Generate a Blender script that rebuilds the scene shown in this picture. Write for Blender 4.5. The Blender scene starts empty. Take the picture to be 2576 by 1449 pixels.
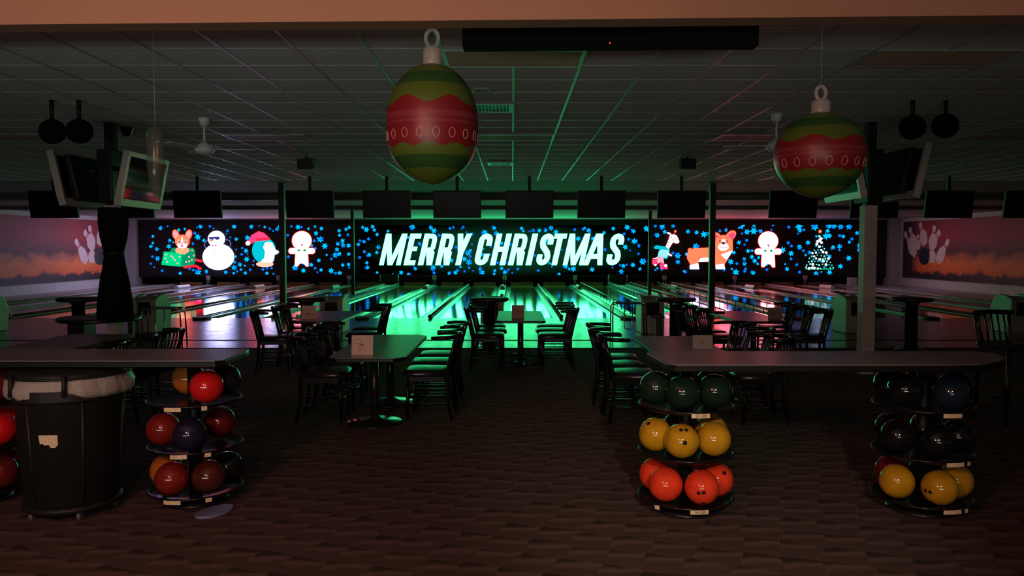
import bpy, bmesh, math, random
from mathutils import Vector, Matrix
PI = math.pi
R = math.radians
scene = bpy.context.scene
COL = scene.collection

# ------------------------------------------------------------------ camera, world, exposure
F = 1960.0
CX, CY, HZ = 1288.0, 724.5, 624.0
CAMZ = 1.70
TH = math.atan((CY - HZ) / F)
cam = bpy.data.cameras.new('camera')
cam_o = bpy.data.objects.new('camera', cam)
COL.objects.link(cam_o)
cam.sensor_width = 36.0
cam.lens = 36.0 * F / 2576.0
cam.clip_end = 200
cam_o.location = (0, 0, CAMZ)
cam_o.rotation_euler = (PI / 2 - TH, 0, 0)
scene.camera = cam_o
scene.view_settings.view_transform = 'Standard'
scene.view_settings.look = 'None'
scene.view_settings.gamma = 1.0
scene.view_settings.exposure = 0.0
scene.view_settings.use_curve_mapping = False
world = bpy.data.worlds.new('world')
scene.world = world
world.use_nodes = True
world.node_tree.nodes['Background'].inputs[0].default_value = (0.9, 0.72, 0.6, 1)
world.node_tree.nodes['Background'].inputs[1].default_value = 0.04

def lamp(name, kind, loc, target, energy, color, size=0.3, sy=None, spot=None, blend=0.6):
    l = bpy.data.lights.new(name, kind)
    l.energy = energy
    l.color = color
    if kind == 'AREA':
        l.shape = 'RECTANGLE' if sy else 'DISK'
        l.size = size
        if sy:
            l.size_y = sy
    else:
        l.shadow_soft_size = size
    if kind == 'SPOT':
        l.spot_size = R(spot)
        l.spot_blend = blend
    o = bpy.data.objects.new(name, l)
    COL.objects.link(o)
    o.location = loc
    d = Vector(target) - Vector(loc)
    o.rotation_euler = d.to_track_quat('-Z', 'Y').to_euler()
    return o

# warm downlights of the lobby behind the viewer
lamp('lobby_spotlight', 'SPOT', (-0.75, -1.2, 2.85), (-1.1, 5.0, 0.2), 95, (1.0, 0.72, 0.5), 0.06, spot=75, blend=0.9)
lamp('lobby_spotlight', 'SPOT', (0.75, -1.0, 2.85), (1.25, 4.8, 0.3), 420, (1.0, 0.78, 0.55), 0.04, spot=32, blend=0.9)
lamp('lobby_downlight', 'AREA', (-2.2, -0.6, 2.9), (-1.2, 2.6, 0.0), 85, (1.0, 0.30, 0.22), 0.5)
lamp('lobby_uplight', 'AREA', (-0.6, -1.8, 2.0), (-0.6, 3.9, 3.3), 9, (1.0, 0.55, 0.3), 0.5)
# added lamps brighten the hall ceiling, one behind the viewer, one behind the beam
hall_fill = lamp('added_hall_fill', 'AREA', (-2.2, -3.8, 1.0), (-1.5, 12.0, 3.9), 28, (0.84, 0.95, 0.84), 7.0, 0.3)
hall_fill.data.spread = R(70)
beam_fill = lamp('added_beam_fill', 'AREA', (0, 4.35, 2.98), (0, 7.5, 3.7), 3.0, (0.95, 0.85, 0.8), 16.0, 0.08)
# added lamps under the lane ceiling, brightening the side walls
lamp('added_wall_fill', 'AREA', (-17.0, 33.5, 3.05), (-17.9, 33.5, 0.5), 135, (0.68, 0.54, 1.0), 0.2, 8)
lamp('added_wall_fill', 'AREA', (17.0, 33.5, 3.05), (17.9, 33.5, 0.5), 40, (0.9, 0.6, 0.9), 0.2, 8)

# ------------------------------------------------------------------ pixel helpers (photo frame 2576 x 1449)
def ray(px, py):
    u = (px - CX) / F
    v = (CY - py) / F
    return Vector((u, math.cos(TH) + v * math.sin(TH), -math.sin(TH) + v * math.cos(TH)))

def P(px, py, Y):
    r = ray(px, py)
    t = Y / r.y
    return Vector((r.x * t, Y, CAMZ + r.z * t))

def G(px, py, z):
    r = ray(px, py)
    t = (z - CAMZ) / r.z
    return Vector((r.x * t, r.y * t, z))

# ------------------------------------------------------------------ materials
MATS = {}
def mat(name, color, rough=0.5, metal=0.0, spec=0.5, coat=0.0, emis=None, noise=None, bump=None, alpha=None, trans=0.0):
    if name in MATS:
        return MATS[name]
    m = bpy.data.materials.new(name)
    m.use_nodes = True
    nt = m.node_tree
    b = nt.nodes['Principled BSDF']
    b.inputs['Base Color'].default_value = (*color, 1)
    b.inputs['Roughness'].default_value = rough
    b.inputs['Metallic'].default_value = metal
    b.inputs['Specular IOR Level'].default_value = spec
    b.inputs['Coat Weight'].default_value = coat
    b.inputs['Coat Roughness'].default_value = 0.05 if rough < 0.3 else 0.3
    if trans:
        b.inputs['Transmission Weight'].default_value = trans
    if alpha is not None:
        b.inputs['Alpha'].default_value = alpha
    tc = nt.nodes.new('ShaderNodeTexCoord')
    if noise:
        sc, amt, stretch = noise
        mp = nt.nodes.new('ShaderNodeMapping')
        mp.inputs['Scale'].default_value = stretch
        nz = nt.nodes.new('ShaderNodeTexNoise')
        nz.inputs['Scale'].default_value = sc
        nz.inputs['Detail'].default_value = 5
        nt.links.new(tc.outputs['Object'], mp.inputs[0])
        nt.links.new(mp.outputs[0], nz.inputs['Vector'])
        rp = nt.nodes.new('ShaderNodeValToRGB')
        rp.color_ramp.elements[0].position = 0.3
        rp.color_ramp.elements[1].position = 0.7
        rp.color_ramp.elements[0].color = (*[c * (1 - amt) for c in color], 1)
        rp.color_ramp.elements[1].color = (*[min(1, c * (1 + amt)) for c in color], 1)
        nt.links.new(nz.outputs['Fac'], rp.inputs[0])
        nt.links.new(rp.outputs[0], b.inputs['Base Color'])
    if bump:
        sc, st, stretch = bump
        mp = nt.nodes.new('ShaderNodeMapping')
        mp.inputs['Scale'].default_value = stretch
        nz = nt.nodes.new('ShaderNodeTexNoise')
        nz.inputs['Scale'].default_value = sc
        nz.inputs['Detail'].default_value = 3
        nt.links.new(tc.outputs['Object'], mp.inputs[0])
        nt.links.new(mp.outputs[0], nz.inputs['Vector'])
        bp = nt.nodes.new('ShaderNodeBump')
        bp.inputs['Strength'].default_value = st
        bp.inputs['Distance'].default_value = 0.01
        nt.links.new(nz.outputs['Fac'], bp.inputs['Height'])
        nt.links.new(bp.outputs[0], b.inputs['Normal'])
    if emis:
        b.inputs['Emission Color'].default_value = (*emis[0], 1)
        b.inputs['Emission Strength'].default_value = emis[1]
    MATS[name] = m
    return m

def led(name, rgb, s=1.0):
    key = 'led_' + name
    if key in MATS:
        return MATS[key]
    m = bpy.data.materials.new(key)
    m.use_nodes = True
    nt = m.node_tree
    nt.nodes.clear()
    o = nt.nodes.new('ShaderNodeOutputMaterial')
    e = nt.nodes.new('ShaderNodeEmission')
    e.inputs[0].default_value = (*rgb, 1)
    e.inputs[1].default_value = s
    nt.links.new(e.outputs[0], o.inputs[0])
    MATS[key] = m
    return m

M_black = mat('black_paint', (0.007, 0.007, 0.008), 0.5, spec=0.3)
M_wood = mat('black_lacquered_wood', (0.004, 0.004, 0.005), 0.25, spec=0.35, noise=(30, 0.3, (1, 1, 6)))
M_vinyl = mat('black_vinyl', (0.01, 0.011, 0.011), 0.3, spec=0.7, bump=(60, 0.15, (1, 1, 1)))
M_iron = mat('black_cast_iron', (0.03, 0.03, 0.032), 0.25, metal=0.6)
M_table = mat('grey_laminate', (0.19, 0.18, 0.20), 0.40, spec=1.0, coat=0.6, noise=(90, 0.12, (1, 1, 1)))
M_tablegrey = mat('pale_grey_laminate', (0.2, 0.2, 0.2), 0.36, spec=1.0, coat=0.6, noise=(90, 0.12, (1, 1, 1)))
M_edge = mat('black_edge_band', (0.006, 0.006, 0.006), 0.35, spec=0.3)
M_steel = mat('painted_steel', (0.42, 0.42, 0.4), 0.5, noise=(8, 0.15, (1, 1, 1)))
M_darksteel = mat('dark_painted_steel', (0.05, 0.05, 0.05), 0.5)
M_chrome = mat('chrome', (0.6, 0.6, 0.6), 0.18, metal=1.0)
M_lc = mat('grey_plaster', (0.3, 0.3, 0.3), 0.8, noise=(3, 0.06, (1, 1, 1)))
M_white = mat('white_plaster', (0.5, 0.49, 0.48), 0.7, noise=(3, 0.06, (1, 1, 1)))
M_lanecap = mat('grey_capping', (0.3, 0.3, 0.3), 0.3, spec=0.5, noise=(6, 0.15, (1, 6, 1)))
M_gutter = mat('gutter_plastic', (0.16, 0.17, 0.17), 0.22, spec=0.6)
M_lane = mat('lane_wood', (0.17, 0.09, 0.035), 0.075, spec=0.4, noise=(4, 0.35, (14, 0.5, 1)))
M_arrow = mat('lane_arrow_paint', (0.02, 0.02, 0.02), 0.05)
M_screen = mat('black_screen_glass', (0.006, 0.006, 0.007), 0.3, spec=0.25)
M_plasticgrey = mat('grey_shell_plastic', (0.45, 0.47, 0.45), 0.45)
M_paper = mat('card_paper', (0.62, 0.45, 0.38), 0.7, noise=(25, 0.12, (1, 1, 1)))
M_red = mat('red_print', (0.42, 0.08, 0.06), 0.7)
M_tape = mat('cream_label_tape', (0.75, 0.6, 0.38), 0.6, noise=(60, 0.15, (1, 1, 1)))
M_ink = mat('black_ink', (0.01, 0.01, 0.01), 0.6)

# approach boards : glossy maple with streaks
def approach_mat():
    m = bpy.data.materials.new('approach_wood')
    m.use_nodes = True
    nt = m.node_tree
    b = nt.nodes['Principled BSDF']
    tc = nt.nodes.new('ShaderNodeTexCoord')
    mp = nt.nodes.new('ShaderNodeMapping')
    mp.inputs['Scale'].default_value = (10, 0.6, 1)
    nz = nt.nodes.new('ShaderNodeTexNoise')
    nz.inputs['Scale'].default_value = 2.0
    nz.inputs['Detail'].default_value = 6
    rp = nt.nodes.new('ShaderNodeValToRGB')
    rp.color_ramp.elements[0].color = (0.16, 0.085, 0.06, 1)
    rp.color_ramp.elements[1].color = (0.26, 0.15, 0.11, 1)
    nt.links.new(tc.outputs['Object'], mp.inputs[0])
    nt.links.new(mp.outputs[0], nz.inputs['Vector'])
    nt.links.new(nz.outputs['Fac'], rp.inputs[0])
    nt.links.new(rp.outputs[0], b.inputs['Base Color'])
    n2 = nt.nodes.new('ShaderNodeTexNoise')
    n2.inputs['Scale'].default_value = 1.6
    n2.inputs['Detail'].default_value = 8
    n2.inputs['Roughness'].default_value = 0.7
    mp2 = nt.nodes.new('ShaderNodeMapping')
    mp2.inputs['Scale'].default_value = (2.0, 5.0, 1)
    nt.links.new(tc.outputs['Object'], mp2.inputs[0])
    nt.links.new(mp2.outputs[0], n2.inputs['Vector'])
    mr = nt.nodes.new('ShaderNodeMapRange')
    mr.inputs['From Min'].default_value = 0.3
    mr.inputs['From Max'].default_value = 0.7
    mr.inputs['To Min'].default_value = 0.17
    mr.inputs['To Max'].default_value = 0.29
    nt.links.new(n2.outputs['Fac'], mr.inputs[0])
    nt.links.new(mr.outputs[0], b.inputs['Roughness'])
    bp = nt.nodes.new('ShaderNodeBump')
    bp.inputs['Strength'].default_value = 0.12
    bp.inputs['Distance'].default_value = 0.01
    nt.links.new(n2.outputs['Fac'], bp.inputs['Height'])
    nt.links.new(bp.outputs[0], b.inputs['Normal'])
    b.inputs['Specular IOR Level'].default_value = 0.4
    return m
M_approach = approach_mat()

def carpet_mat():
    m = bpy.data.materials.new('patterned_carpet')
    m.use_nodes = True
    nt = m.node_tree
    b = nt.nodes['Principled BSDF']
    b.inputs['Roughness'].default_value = 0.95
    b.inputs['Specular IOR Level'].default_value = 0.15
    tc = nt.nodes.new('ShaderNodeTexCoord')
    # repeating scale motif: a slanting crescent in every cell
    mp = nt.nodes.new('ShaderNodeMapping')
    mp.inputs['Scale'].default_value = (4.4, 4.6, 1)
    mp.inputs['Rotation'].default_value = (0, 0, R(20))
    wob = nt.nodes.new('ShaderNodeTexNoise')
    wob.inputs['Scale'].default_value = 7
    wm = nt.nodes.new('ShaderNodeMixRGB'); wm.blend_type = 'ADD'; wm.inputs[0].default_value = 0.35
    vor = nt.nodes.new('ShaderNodeTexVoronoi')
    vor.voronoi_dimensions = '2D'
    vor.inputs['Scale'].default_value = 1.0
    vor.inputs['Randomness'].default_value = 0.3
    nt.links.new(tc.outputs['Object'], mp.inputs[0])
    nt.links.new(tc.outputs['Object'], wob.inputs['Vector'])
    nt.links.new(mp.outputs[0], wm.inputs[1]); nt.links.new(wob.outputs['Color'], wm.inputs[2])
    nt.links.new(wm.outputs[0], vor.inputs['Vector'])
    sub = nt.nodes.new('ShaderNodeVectorMath'); sub.operation = 'SUBTRACT'
    nt.links.new(wm.outputs[0], sub.inputs[0]); nt.links.new(vor.outputs['Position'], sub.inputs[1])
    dt = nt.nodes.new('ShaderNodeVectorMath'); dt.operation = 'DOT_PRODUCT'
    nt.links.new(sub.outputs[0], dt.inputs[0]); dt.inputs[1].default_value = (-0.35, 0.9, 0)
    rp = nt.nodes.new('ShaderNodeValToRGB')
    mrr = nt.nodes.new('ShaderNodeMapRange')
    mrr.inputs['From Min'].default_value = -0.55; mrr.inputs['From Max'].default_value = 0.55
    nt.links.new(dt.outputs['Value'], mrr.inputs[0])
    el = rp.color_ramp.elements
    el[0].position = 0.0; el[0].color = (0.13, 0.09, 0.08, 1)
    el[1].position = 1.0; el[1].color = (0.055, 0.04, 0.036, 1)
    for p_, c_ in ((0.45, (0.11, 0.078, 0.07, 1)), (0.70, (0.20, 0.14, 0.125, 1)), (0.86, (0.075, 0.053, 0.048, 1))):
        q_ = el.new(p_); q_.color = c_
    nt.links.new(mrr.outputs[0], rp.inputs[0])
    fine = nt.nodes.new('ShaderNodeTexNoise')
    fine.inputs['Scale'].default_value = 120
    fine.inputs['Detail'].default_value = 2
    nt.links.new(tc.outputs['Object'], fine.inputs['Vector'])
    mul = nt.nodes.new('ShaderNodeMixRGB')
    mul.blend_type = 'MULTIPLY'
    mul.inputs[0].default_value = 0.7
    nt.links.new(rp.outputs[0], mul.inputs[1])
    nt.links.new(fine.outputs['Fac'], mul.inputs[2])
    nt.links.new(mul.outputs[0], b.inputs['Base Color'])
    bp = nt.nodes.new('ShaderNodeBump')
    bp.inputs['Strength'].default_value = 0.5
    bp.inputs['Distance'].default_value = 0.01
    nt.links.new(fine.outputs['Fac'], bp.inputs['Height'])
    nt.links.new(bp.outputs[0], b.inputs['Normal'])
    return m
M_carpet = carpet_mat()
M_tile = mat('ceiling_tile', (0.86, 0.86, 0.85), 0.85, noise=(1.3, 0.03, (1, 1, 1)), bump=(160, 0.1, (1, 1, 1)))
M_tbar = mat('ceiling_grid_metal', (0.5, 0.5, 0.48), 0.38, metal=0.0)
M_troffer = mat('troffer_diffuser', (0.85, 0.62, 0.46), 0.6, spec=0.2, noise=(30, 0.08, (1, 1, 1)))

# ------------------------------------------------------------------ mesh builder
class MB:
    def __init__(s):
        s.v = []; s.f = []; s.m = []; s.sm = []
    def add(s, verts, faces, mi=0, smooth=False):
        o = len(s.v)
        s.v += [tuple(x) for x in verts]
        for f in faces:
            s.f.append([i + o for i in f]); s.m.append(mi); s.sm.append(smooth)
    def box(s, lo, hi, mi=0, rz=0, c=None, mtx=None):
        x0, y0, z0 = lo; x1, y1, z1 = hi
        vs = [Vector(p) for p in ((x0,y0,z0),(x1,y0,z0),(x1,y1,z0),(x0,y1,z0),(x0,y0,z1),(x1,y0,z1),(x1,y1,z1),(x0,y1,z1))]
        if mtx is not None:
            vs = [mtx @ p for p in vs]
        s.add(vs, [(0,3,2,1),(4,5,6,7),(0,1,5,4),(1,2,6,5),(2,3,7,6),(3,0,4,7)], mi)
    def prism(s, pts, z0, z1, mi=0, mi_side=None):
        n = len(pts)
        vs = [(p[0], p[1], z0) for p in pts] + [(p[0], p[1], z1) for p in pts]
        s.add(vs, [tuple(range(n - 1, -1, -1)), tuple(range(n, 2 * n))], mi)
        s.add(vs, [(i, (i + 1) % n, n + (i + 1) % n, n + i) for i in range(n)], mi if mi_side is None else mi_side)
    def lathe(s, prof, c=(0, 0, 0), seg=24, mi=0, smooth=True, rad=None, mtx=None, matfn=None):
        # prof list of (r,z)
        vs = []; fs = []
        n = len(prof)
        for i, (r, z) in enumerate(prof):
            for k in range(seg):
                a = 2 * PI * k / seg
                rr = r if rad is None else rad(r, z, a)
                vs.append(Vector((rr * math.cos(a), rr * math.sin(a), z)))
        if mtx is not None:
            vs = [mtx @ v for v in vs]
        vs = [v + Vector(c) for v in vs]
        for i in range(n - 1):
            for k in range(seg):
                k2 = (k + 1) % seg
                fs.append((i * seg + k, i * seg + k2, (i + 1) * seg + k2, (i + 1) * seg + k))
        if matfn:
            for q, f in enumerate(fs):
                i = q // seg; k = q % seg
                z = (prof[i][1] + prof[i + 1][1]) / 2
                a = 2 * PI * (k + .5) / seg
                s_off = len(s.v) if q == 0 else s_off
                if q == 0:
                    s.v += [tuple(x) for x in vs]
                s.f.append([j + s_off for j in f]); s.m.append(matfn(z, a)); s.sm.append(smooth)
        else:
            s.add(vs, fs, mi, smooth)
        for i, rev in ((0, True), (n - 1, False)):
            if prof[i][0] > 1e-5:
                idx = list(range(i * seg, i * seg + seg))
                if rev: idx = idx[::-1]
                s.add([vs[j] for j in idx], [tuple(range(seg))], mi)
    def tube(s, pts, r, seg=8, mi=0, closed=False, cap=True, rx=None):
        pts = [Vector(p) for p in pts]
        n = len(pts)
        rs = r if isinstance(r, (list, tuple)) else [r] * n
        vs = []; up = None
        for i, p in enumerate(pts):
            if closed:
                t = pts[(i + 1) % n] - pts[i - 1]
            else:
                t = pts[min(i + 1, n - 1)] - pts[max(i - 1, 0)]
            t.normalize()
            if up is None:
                up = Vector((0, 0, 1)) if abs(t.z) < 0.9 else Vector((1, 0, 0))
            a = t.cross(up)
            if a.length < 1e-4:
                a = t.cross(Vector((0, 1, 0)))
            a.normalize()
            b = a.cross(t).normalized()
            up = b
            for k in range(seg):
                th = 2 * PI * k / seg
                vs.append(p + a * (math.cos(th) * rs[i]) + b * (math.sin(th) * rs[i] * (rx or 1)))
        fs = []
        for i in range(n if closed else n - 1):
            j = (i + 1) % n
            for k in range(seg):
                k2 = (k + 1) % seg
                fs.append((i * seg + k, i * seg + k2, j * seg + k2, j * seg + k))
        s.add(vs, fs, mi, True)
        if not closed and cap:
            s.add([vs[k] for k in range(seg - 1, -1, -1)], [tuple(range(seg))], mi)
            s.add([vs[(n - 1) * seg + k] for k in range(seg)], [tuple(range(seg))], mi)
    def sphere(s, c, r, seg=24, rings=14, mi=0, sc=(1, 1, 1)):
        prof = []
        for i in range(rings + 1):
            a = -PI / 2 + PI * i / rings
            prof.append((max(r * math.cos(a), 1e-6), r * math.sin(a)))
        m = Matrix.Diagonal((*sc, 1))
        s.lathe(prof, c, seg, mi, True, mtx=m)
    def build(s, name, mats, parent=None, bevel=0, loc=None):
        me = bpy.data.meshes.new(name)
        me.from_pydata(s.v, [], s.f)
        if not isinstance(mats, (list, tuple)):
            mats = [mats]
        for m in mats:
            me.materials.append(m)
        for p, mi, sm in zip(me.polygons, s.m, s.sm):
            p.material_index = mi
            p.use_smooth = sm
        bm = bmesh.new(); bm.from_mesh(me)
        bmesh.ops.remove_doubles(bm, verts=bm.verts, dist=1e-6)
        bmesh.ops.recalc_face_normals(bm, faces=bm.faces)
        bm.to_mesh(me); bm.free()
        me.update()
        o = bpy.data.objects.new(name, me)
        COL.objects.link(o)
        if bevel:
            b = o.modifiers.new('bevel', 'BEVEL'); b.width = bevel; b.segments = 2
            b.limit_method = 'ANGLE'; b.angle_limit = R(40)
        if parent: o.parent = parent
        if loc is not None: o.location = loc
        return o

def tag(o, label=None, cat=None, group=None, kind=None):
    if label: o['label'] = label
    if cat: o['category'] = cat
    if group: o['group'] = group
    if kind: o['kind'] = kind
    return o
def empty(name, loc=(0, 0, 0), rz=0, label=None, cat=None, group=None, rot=None):
    o = bpy.data.objects.new(name, None)
    COL.objects.link(o)
    o.empty_display_size = 0.05
    o.location = loc
    o.rotation_euler = rot if rot else (0, 0, rz)
    return tag(o, label, cat, group)
def kids(o):
    return [c for c in bpy.data.objects if c.parent == o]
def copy_tree(o, parent=None):
    c = o.copy(); COL.objects.link(c)
    if parent is not None: c.parent = parent
    for ch in kids(o):
        copy_tree(ch, c)
    return c
def struct(name, mb, m, **k):
    return tag(mb.build(name, m, **k), kind='structure')

# ------------------------------------------------------------------ the room
ZL = -0.095          # level of approach and lanes
ZC = 3.37            # tiled ceiling
XW = 18.7
Y_CARP = 13.17
Y_FOUL = 19.92
Y_MASK = 38.0
b = MB(); b.box((-XW, -4.0, -0.3), (XW, Y_CARP, 0.0)); struct('floor', b, M_carpet)
b = MB(); b.box((-XW, Y_CARP, -0.5), (XW, Y_FOUL, ZL)); struct('floor_approach', b, M_approach)
b = MB(); b.box((-XW, 15.06, ZL), (XW, 15.17, ZL + 0.004)); struct('trim_1', b, M_black)
b = MB(); b.box((-XW, Y_CARP - 0.04, 0.0), (XW, Y_CARP + 0.015, 0.006)); b.box((-XW, Y_CARP + 0.001, ZL), (XW, Y_CARP + 0.015, 0.0)); struct('trim_2', b, M_black)
b = MB(); b.box((-XW, Y_FOUL, -0.6), (XW, 40.4, -0.42)); struct('floor_lanes', b, M_black)
b = MB(); b.box((-XW - .2, -4, -.5), (-XW, 40.4, 3.8)); struct('wall_left', b, M_white)
b = MB(); b.box((XW, -4, -.5), (XW + .2, 40.4, 3.8)); struct('wall_right', b, M_white)
b = MB(); b.box((-XW, 40.2, -.5), (XW, 40.4, 3.8)); struct('wall_back', b, M_black)
b = MB(); b.box((-XW, 4.2, ZC), (XW, 19.4, ZC + .1)); struct('ceiling', b, M_tile)
b = MB(); b.box((-XW, 19.4, ZC), (XW, 24.6, ZC + .1)); b.box((-XW, 24.6, 3.22), (XW, 24.68, ZC + .1)); b.box((-XW, 24.68, 3.22), (XW, 28.6, 3.3))
b.box((-XW, 28.6, 3.12), (XW, 28.68, 3.3)); b.box((-XW, 28.68, 3.12), (XW, 40.2, 3.2))
struct('ceiling_lanes', b, M_lc)
for i, (y, z) in enumerate(((24.58, 3.22), (28.58, 3.12))):
    b = MB(); b.box((-XW, y - .03, z - .03), (XW, y + .03, z)); struct('trim_%d' % (i + 3), b, M_tbar)
b = MB(); b.box((-18.2, 37.93, 3.07), (18.2, 37.98, 3.12)); struct('trim_5', b, M_tbar)
# corner pilasters beside the masking
b = MB(); b.box((-XW, 37.6, ZL), (-18.2, 38.3, 3.12)); struct('wall_corner_left', b, M_white)
b = MB(); b.box((18.25, 37.6, ZL), (XW, 38.3, 3.12)); struct('wall_corner_right', b, M_white)
# ceiling grid
b = MB()
k0 = int(-XW / .61)
for k in range(k0, -k0 + 1):
    x = 0.015 + .61 * k
    if abs(x) < XW: b.box((x - .013, 4.2, ZC - .006), (x + .013, 19.4, ZC))
y = 6.0 - .61 * 3
while y < 19.4:
    if y > 4.2: b.box((-XW, y - .006, ZC - .005), (XW, y + .006, ZC - .0005))
    y += .61
struct('ceiling_grid', b, M_tbar)
# beam between lobby and hall, not quite square to the lanes
bm_l = P(0, 62, 4.0); bm_r = P(2576, 38, 4.0)
zb = bm_l.z
yr = (zb - CAMZ) / (ray(2576, 38).z / ray(2576, 38).y)
slope = (yr - 4.0) / (ray(2576, 38).x * yr / ray(2576, 38).y - bm_l.x)
def beam_y(x): return 4.0 + slope * (x - bm_l.x)
b = MB()
M_beam = mat('tan_beam_paint', (0.36, 0.20, 0.125), 0.8, noise=(2, 0.05, (1, 1, 1)))
b.prism([(-9, beam_y(-9)), (9, beam_y(9)), (9, beam_y(9) + .14), (-9, beam_y(-9) + .14)], zb, 3.8)
struct('wall_beam', b, M_beam)
b = MB(); b.box((-XW, -4, 3.6), (XW, 4.2, 3.7)); struct('ceiling_lobby', b, M_tile)
b = MB(); b.box((-XW, 4.15, ZC), (-9, 4.25, 3.7)); b.box((9, 4.15, ZC), (XW, 4.25, 3.7)); struct('wall_beam_ends', b, M_tile)

# ------------------------------------------------------------------ lanes
RET = [-14.63, -11.258, -7.886, -3.79, -0.42, 2.95, 7.236, 10.608, 13.98]
RETNAME = ['far left, beside the left mural wall', 'second from the left mural wall', 'just left of the left support posts',
           'just right of the left support posts', 'in the middle of the hall', 'just left of the right support posts',
           'just right of the right support posts', 'second from the right mural wall', 'far right, beside the right mural wall']
LW = 1.066
Y0, Y1 = Y_FOUL + 0.005, 38.6
def gutter_mb(x0, x1):
    b = MB()
    n = 8; w = x1 - x0
    vs = []; 
    for yy in (Y0, Y1):
        for i in range(n + 1):
            t = i / n
            vs.append((x0 + w * t, yy, ZL - .02 - .085 * math.sin(PI * t)))
    b.add(vs, [(i, i + 1, n + 2 + i, n + 1 + i) for i in range(n)], 0, True)
    return b
lanes = []
for ri, rx in enumerate(RET):
    for side in (-1, 1):
        cx = rx + side * (.37 + LW / 2)
        sn = 'left' if side < 0 else 'right'
        t = empty('bowling_lane', (cx, Y0, ZL), 0, 'glossy bowling lane %s of the ball return %s' % (sn, RETNAME[ri]), 'bowling lane', 'bowling lanes')
        b = MB(); b.box((-LW / 2, 0, -.06), (LW / 2, Y1 - Y0, 0))
        b.build('lane_surface', M_lane, t)
        b = MB()
        for k in range(7):
            ax = -0.45 + .15 * k
            ay = 4.6 - abs(k - 3) * .33
            b.add([(ax - .03, ay - .2, .0015), (ax + .03, ay - .2, .0015), (ax, ay + .15, .0015)], [(0, 1, 2)])
        b.build('arrow_markings', M_arrow, t)
        for gs in (-1, 1):
            g = gutter_mb(-.2 / 2, .2 / 2)
            g.v = [(v[0], v[1] - Y0, v[2] - ZL) for v in g.v]
            o = g.build('gutter', M_gutter, t); o.location = (gs * (LW / 2 + .104), 0, 0)
        b = MB(); b.box((-LW / 2, Y_MASK - Y0 - .35, 0.012), (LW / 2, Y_MASK - Y0 - .3, .14))
        b.build('sweep_board', mat('brown_board', (0.22, 0.12, 0.05), 0.4), t)
# dividers
def divider(x, w, label, group, knob=True, pad=False):
    t = empty('lane_divider', (x, Y0, ZL), 0, label, 'lane divider', group)
    L = Y1 - Y0 - .3
    b = MB()
    if w < .08:
        b.box((-w / 2, 0, -.3), (w / 2, L, .0))
    else:
        b.box((-w / 2, 0.0, -.3), (w / 2, L, .0))
        b.box((-w / 2, .0, 0), (-w / 2 + .02, L, .018)); b.box((w / 2 - .02, .0, 0), (w / 2, L, .018))
    b.build('capping', M_lanecap, t)
    if knob:
        b = MB(); b.tube([(0, .1, .045), (0, L, .045)], .032, 10); b.build('tube_rail', M_lanecap, t)
        b = MB(); b.tube([(0, -.06, .045), (0, .12, .045)], .05, 12); b.build('end_cap', M_black, t)
    if pad:
        b = MB()
        pts = [(.2 * math.cos(a), -.18 + .34 * math.sin(a)) for a in [2 * PI * k / 24 for k in range(24)]]
        b.prism(pts, .001, .05)
        b.build('end_pad', M_black, t)
    return t
for ri, rx in enumerate(RET):
    divider(rx, .27, 'wide grey ball return track, %s' % RETNAME[ri], 'ball return tracks', knob=False, pad=True)
THIN = []
for ri in range(8):
    if ri in (2, 5): continue
    THIN.append((RET[ri] + RET[ri + 1]) / 2)
TN = ['between the two pairs nearest the left mural wall', 'between the second and third pairs left of the left posts',
      'left of the middle ball return, ending in a black knob', 'right of the middle ball return, ending in a black knob',
      'between the first two pairs right of the right posts', 'between the two pairs nearest the right mural wall']
for x, n in zip(THIN, TN):
    divider(x, .05, 'thin grey tube divider ' + n, 'thin lane dividers')
for x, n in ((RET[0] - 1.686, 'along the left side aisle'), (RET[8] + 1.686, 'along the right side aisle')):
    divider(x, .05, 'thin grey tube divider ' + n, 'thin lane dividers')
# wide boards carrying the posts, side aisles
for i, (x0, x1) in enumerate(((-6.2 + .0, -5.476), (4.636, 5.55))):
    b = MB(); b.box((x0 + .02, Y_FOUL + .005, -.4), (x1 - .02, 38.3, ZL + .02))
    b.box((x0 + .02, Y_FOUL + .005, ZL + .02), (x0 + .06, 38.3, ZL + .09)); b.box((x1 - .06, Y_FOUL + .005, ZL + .02), (x1 - .02, 38.3, ZL + .09))
    tag(b.build('post_platform', M_lanecap), 'wide pale board between lanes carrying the %s support posts' % ('left' if i == 0 else 'right'), 'platform', kind=None)
for i, (x0, x1) in enumerate(((-XW, RET[0] - 1.76), (RET[8] + 1.76, XW))):
    b = MB(); b.box((x0, Y_FOUL + .005, -.4), (x1, 38.3, ZL + .01)); struct('floor_aisle_' + ('left' if i == 0 else 'right'), b, M_lanecap)
# bumper rails on the lanes right of centre
def bumper(x, y0, y1, label):
    t = empty('bumper_rail', (x, y0, ZL), 0, label, 'bumper rail', 'lane bumper rails')
    L = y1 - y0
    b = MB(); b.tube([(0, 0, .17), (0, L, .17)], .016, 8); b.build('rail', M_lanecap, t)
    n = int(L / .9)
    for k in range(n + 1):
        b = MB(); b.tube([(0, .1 + k * .9, -.02), (0, .1 + k * .9, .16)], .012, 6)
        b.build('post', M_darksteel, t)
bumper(2.95 + .30, 20.3, 37.0, 'grey bumper rail beside the return track just left of the right posts')
bumper(4.636 - .03, 20.3, 37.0, 'grey bumper rail on short posts along the left edge of the right post platform')
bumper(5.572, 20.3, 37.0, 'grey bumper rail on short posts along the right edge of the right post platform')
bumper(7.236 - .34, 20.3, 37.0, 'grey bumper rail on short posts left of the return track right of the right posts')
bumper(7.236 + .34, 20.3, 37.0, 'grey bumper rail on short posts right of the return track right of the right posts')

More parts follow.
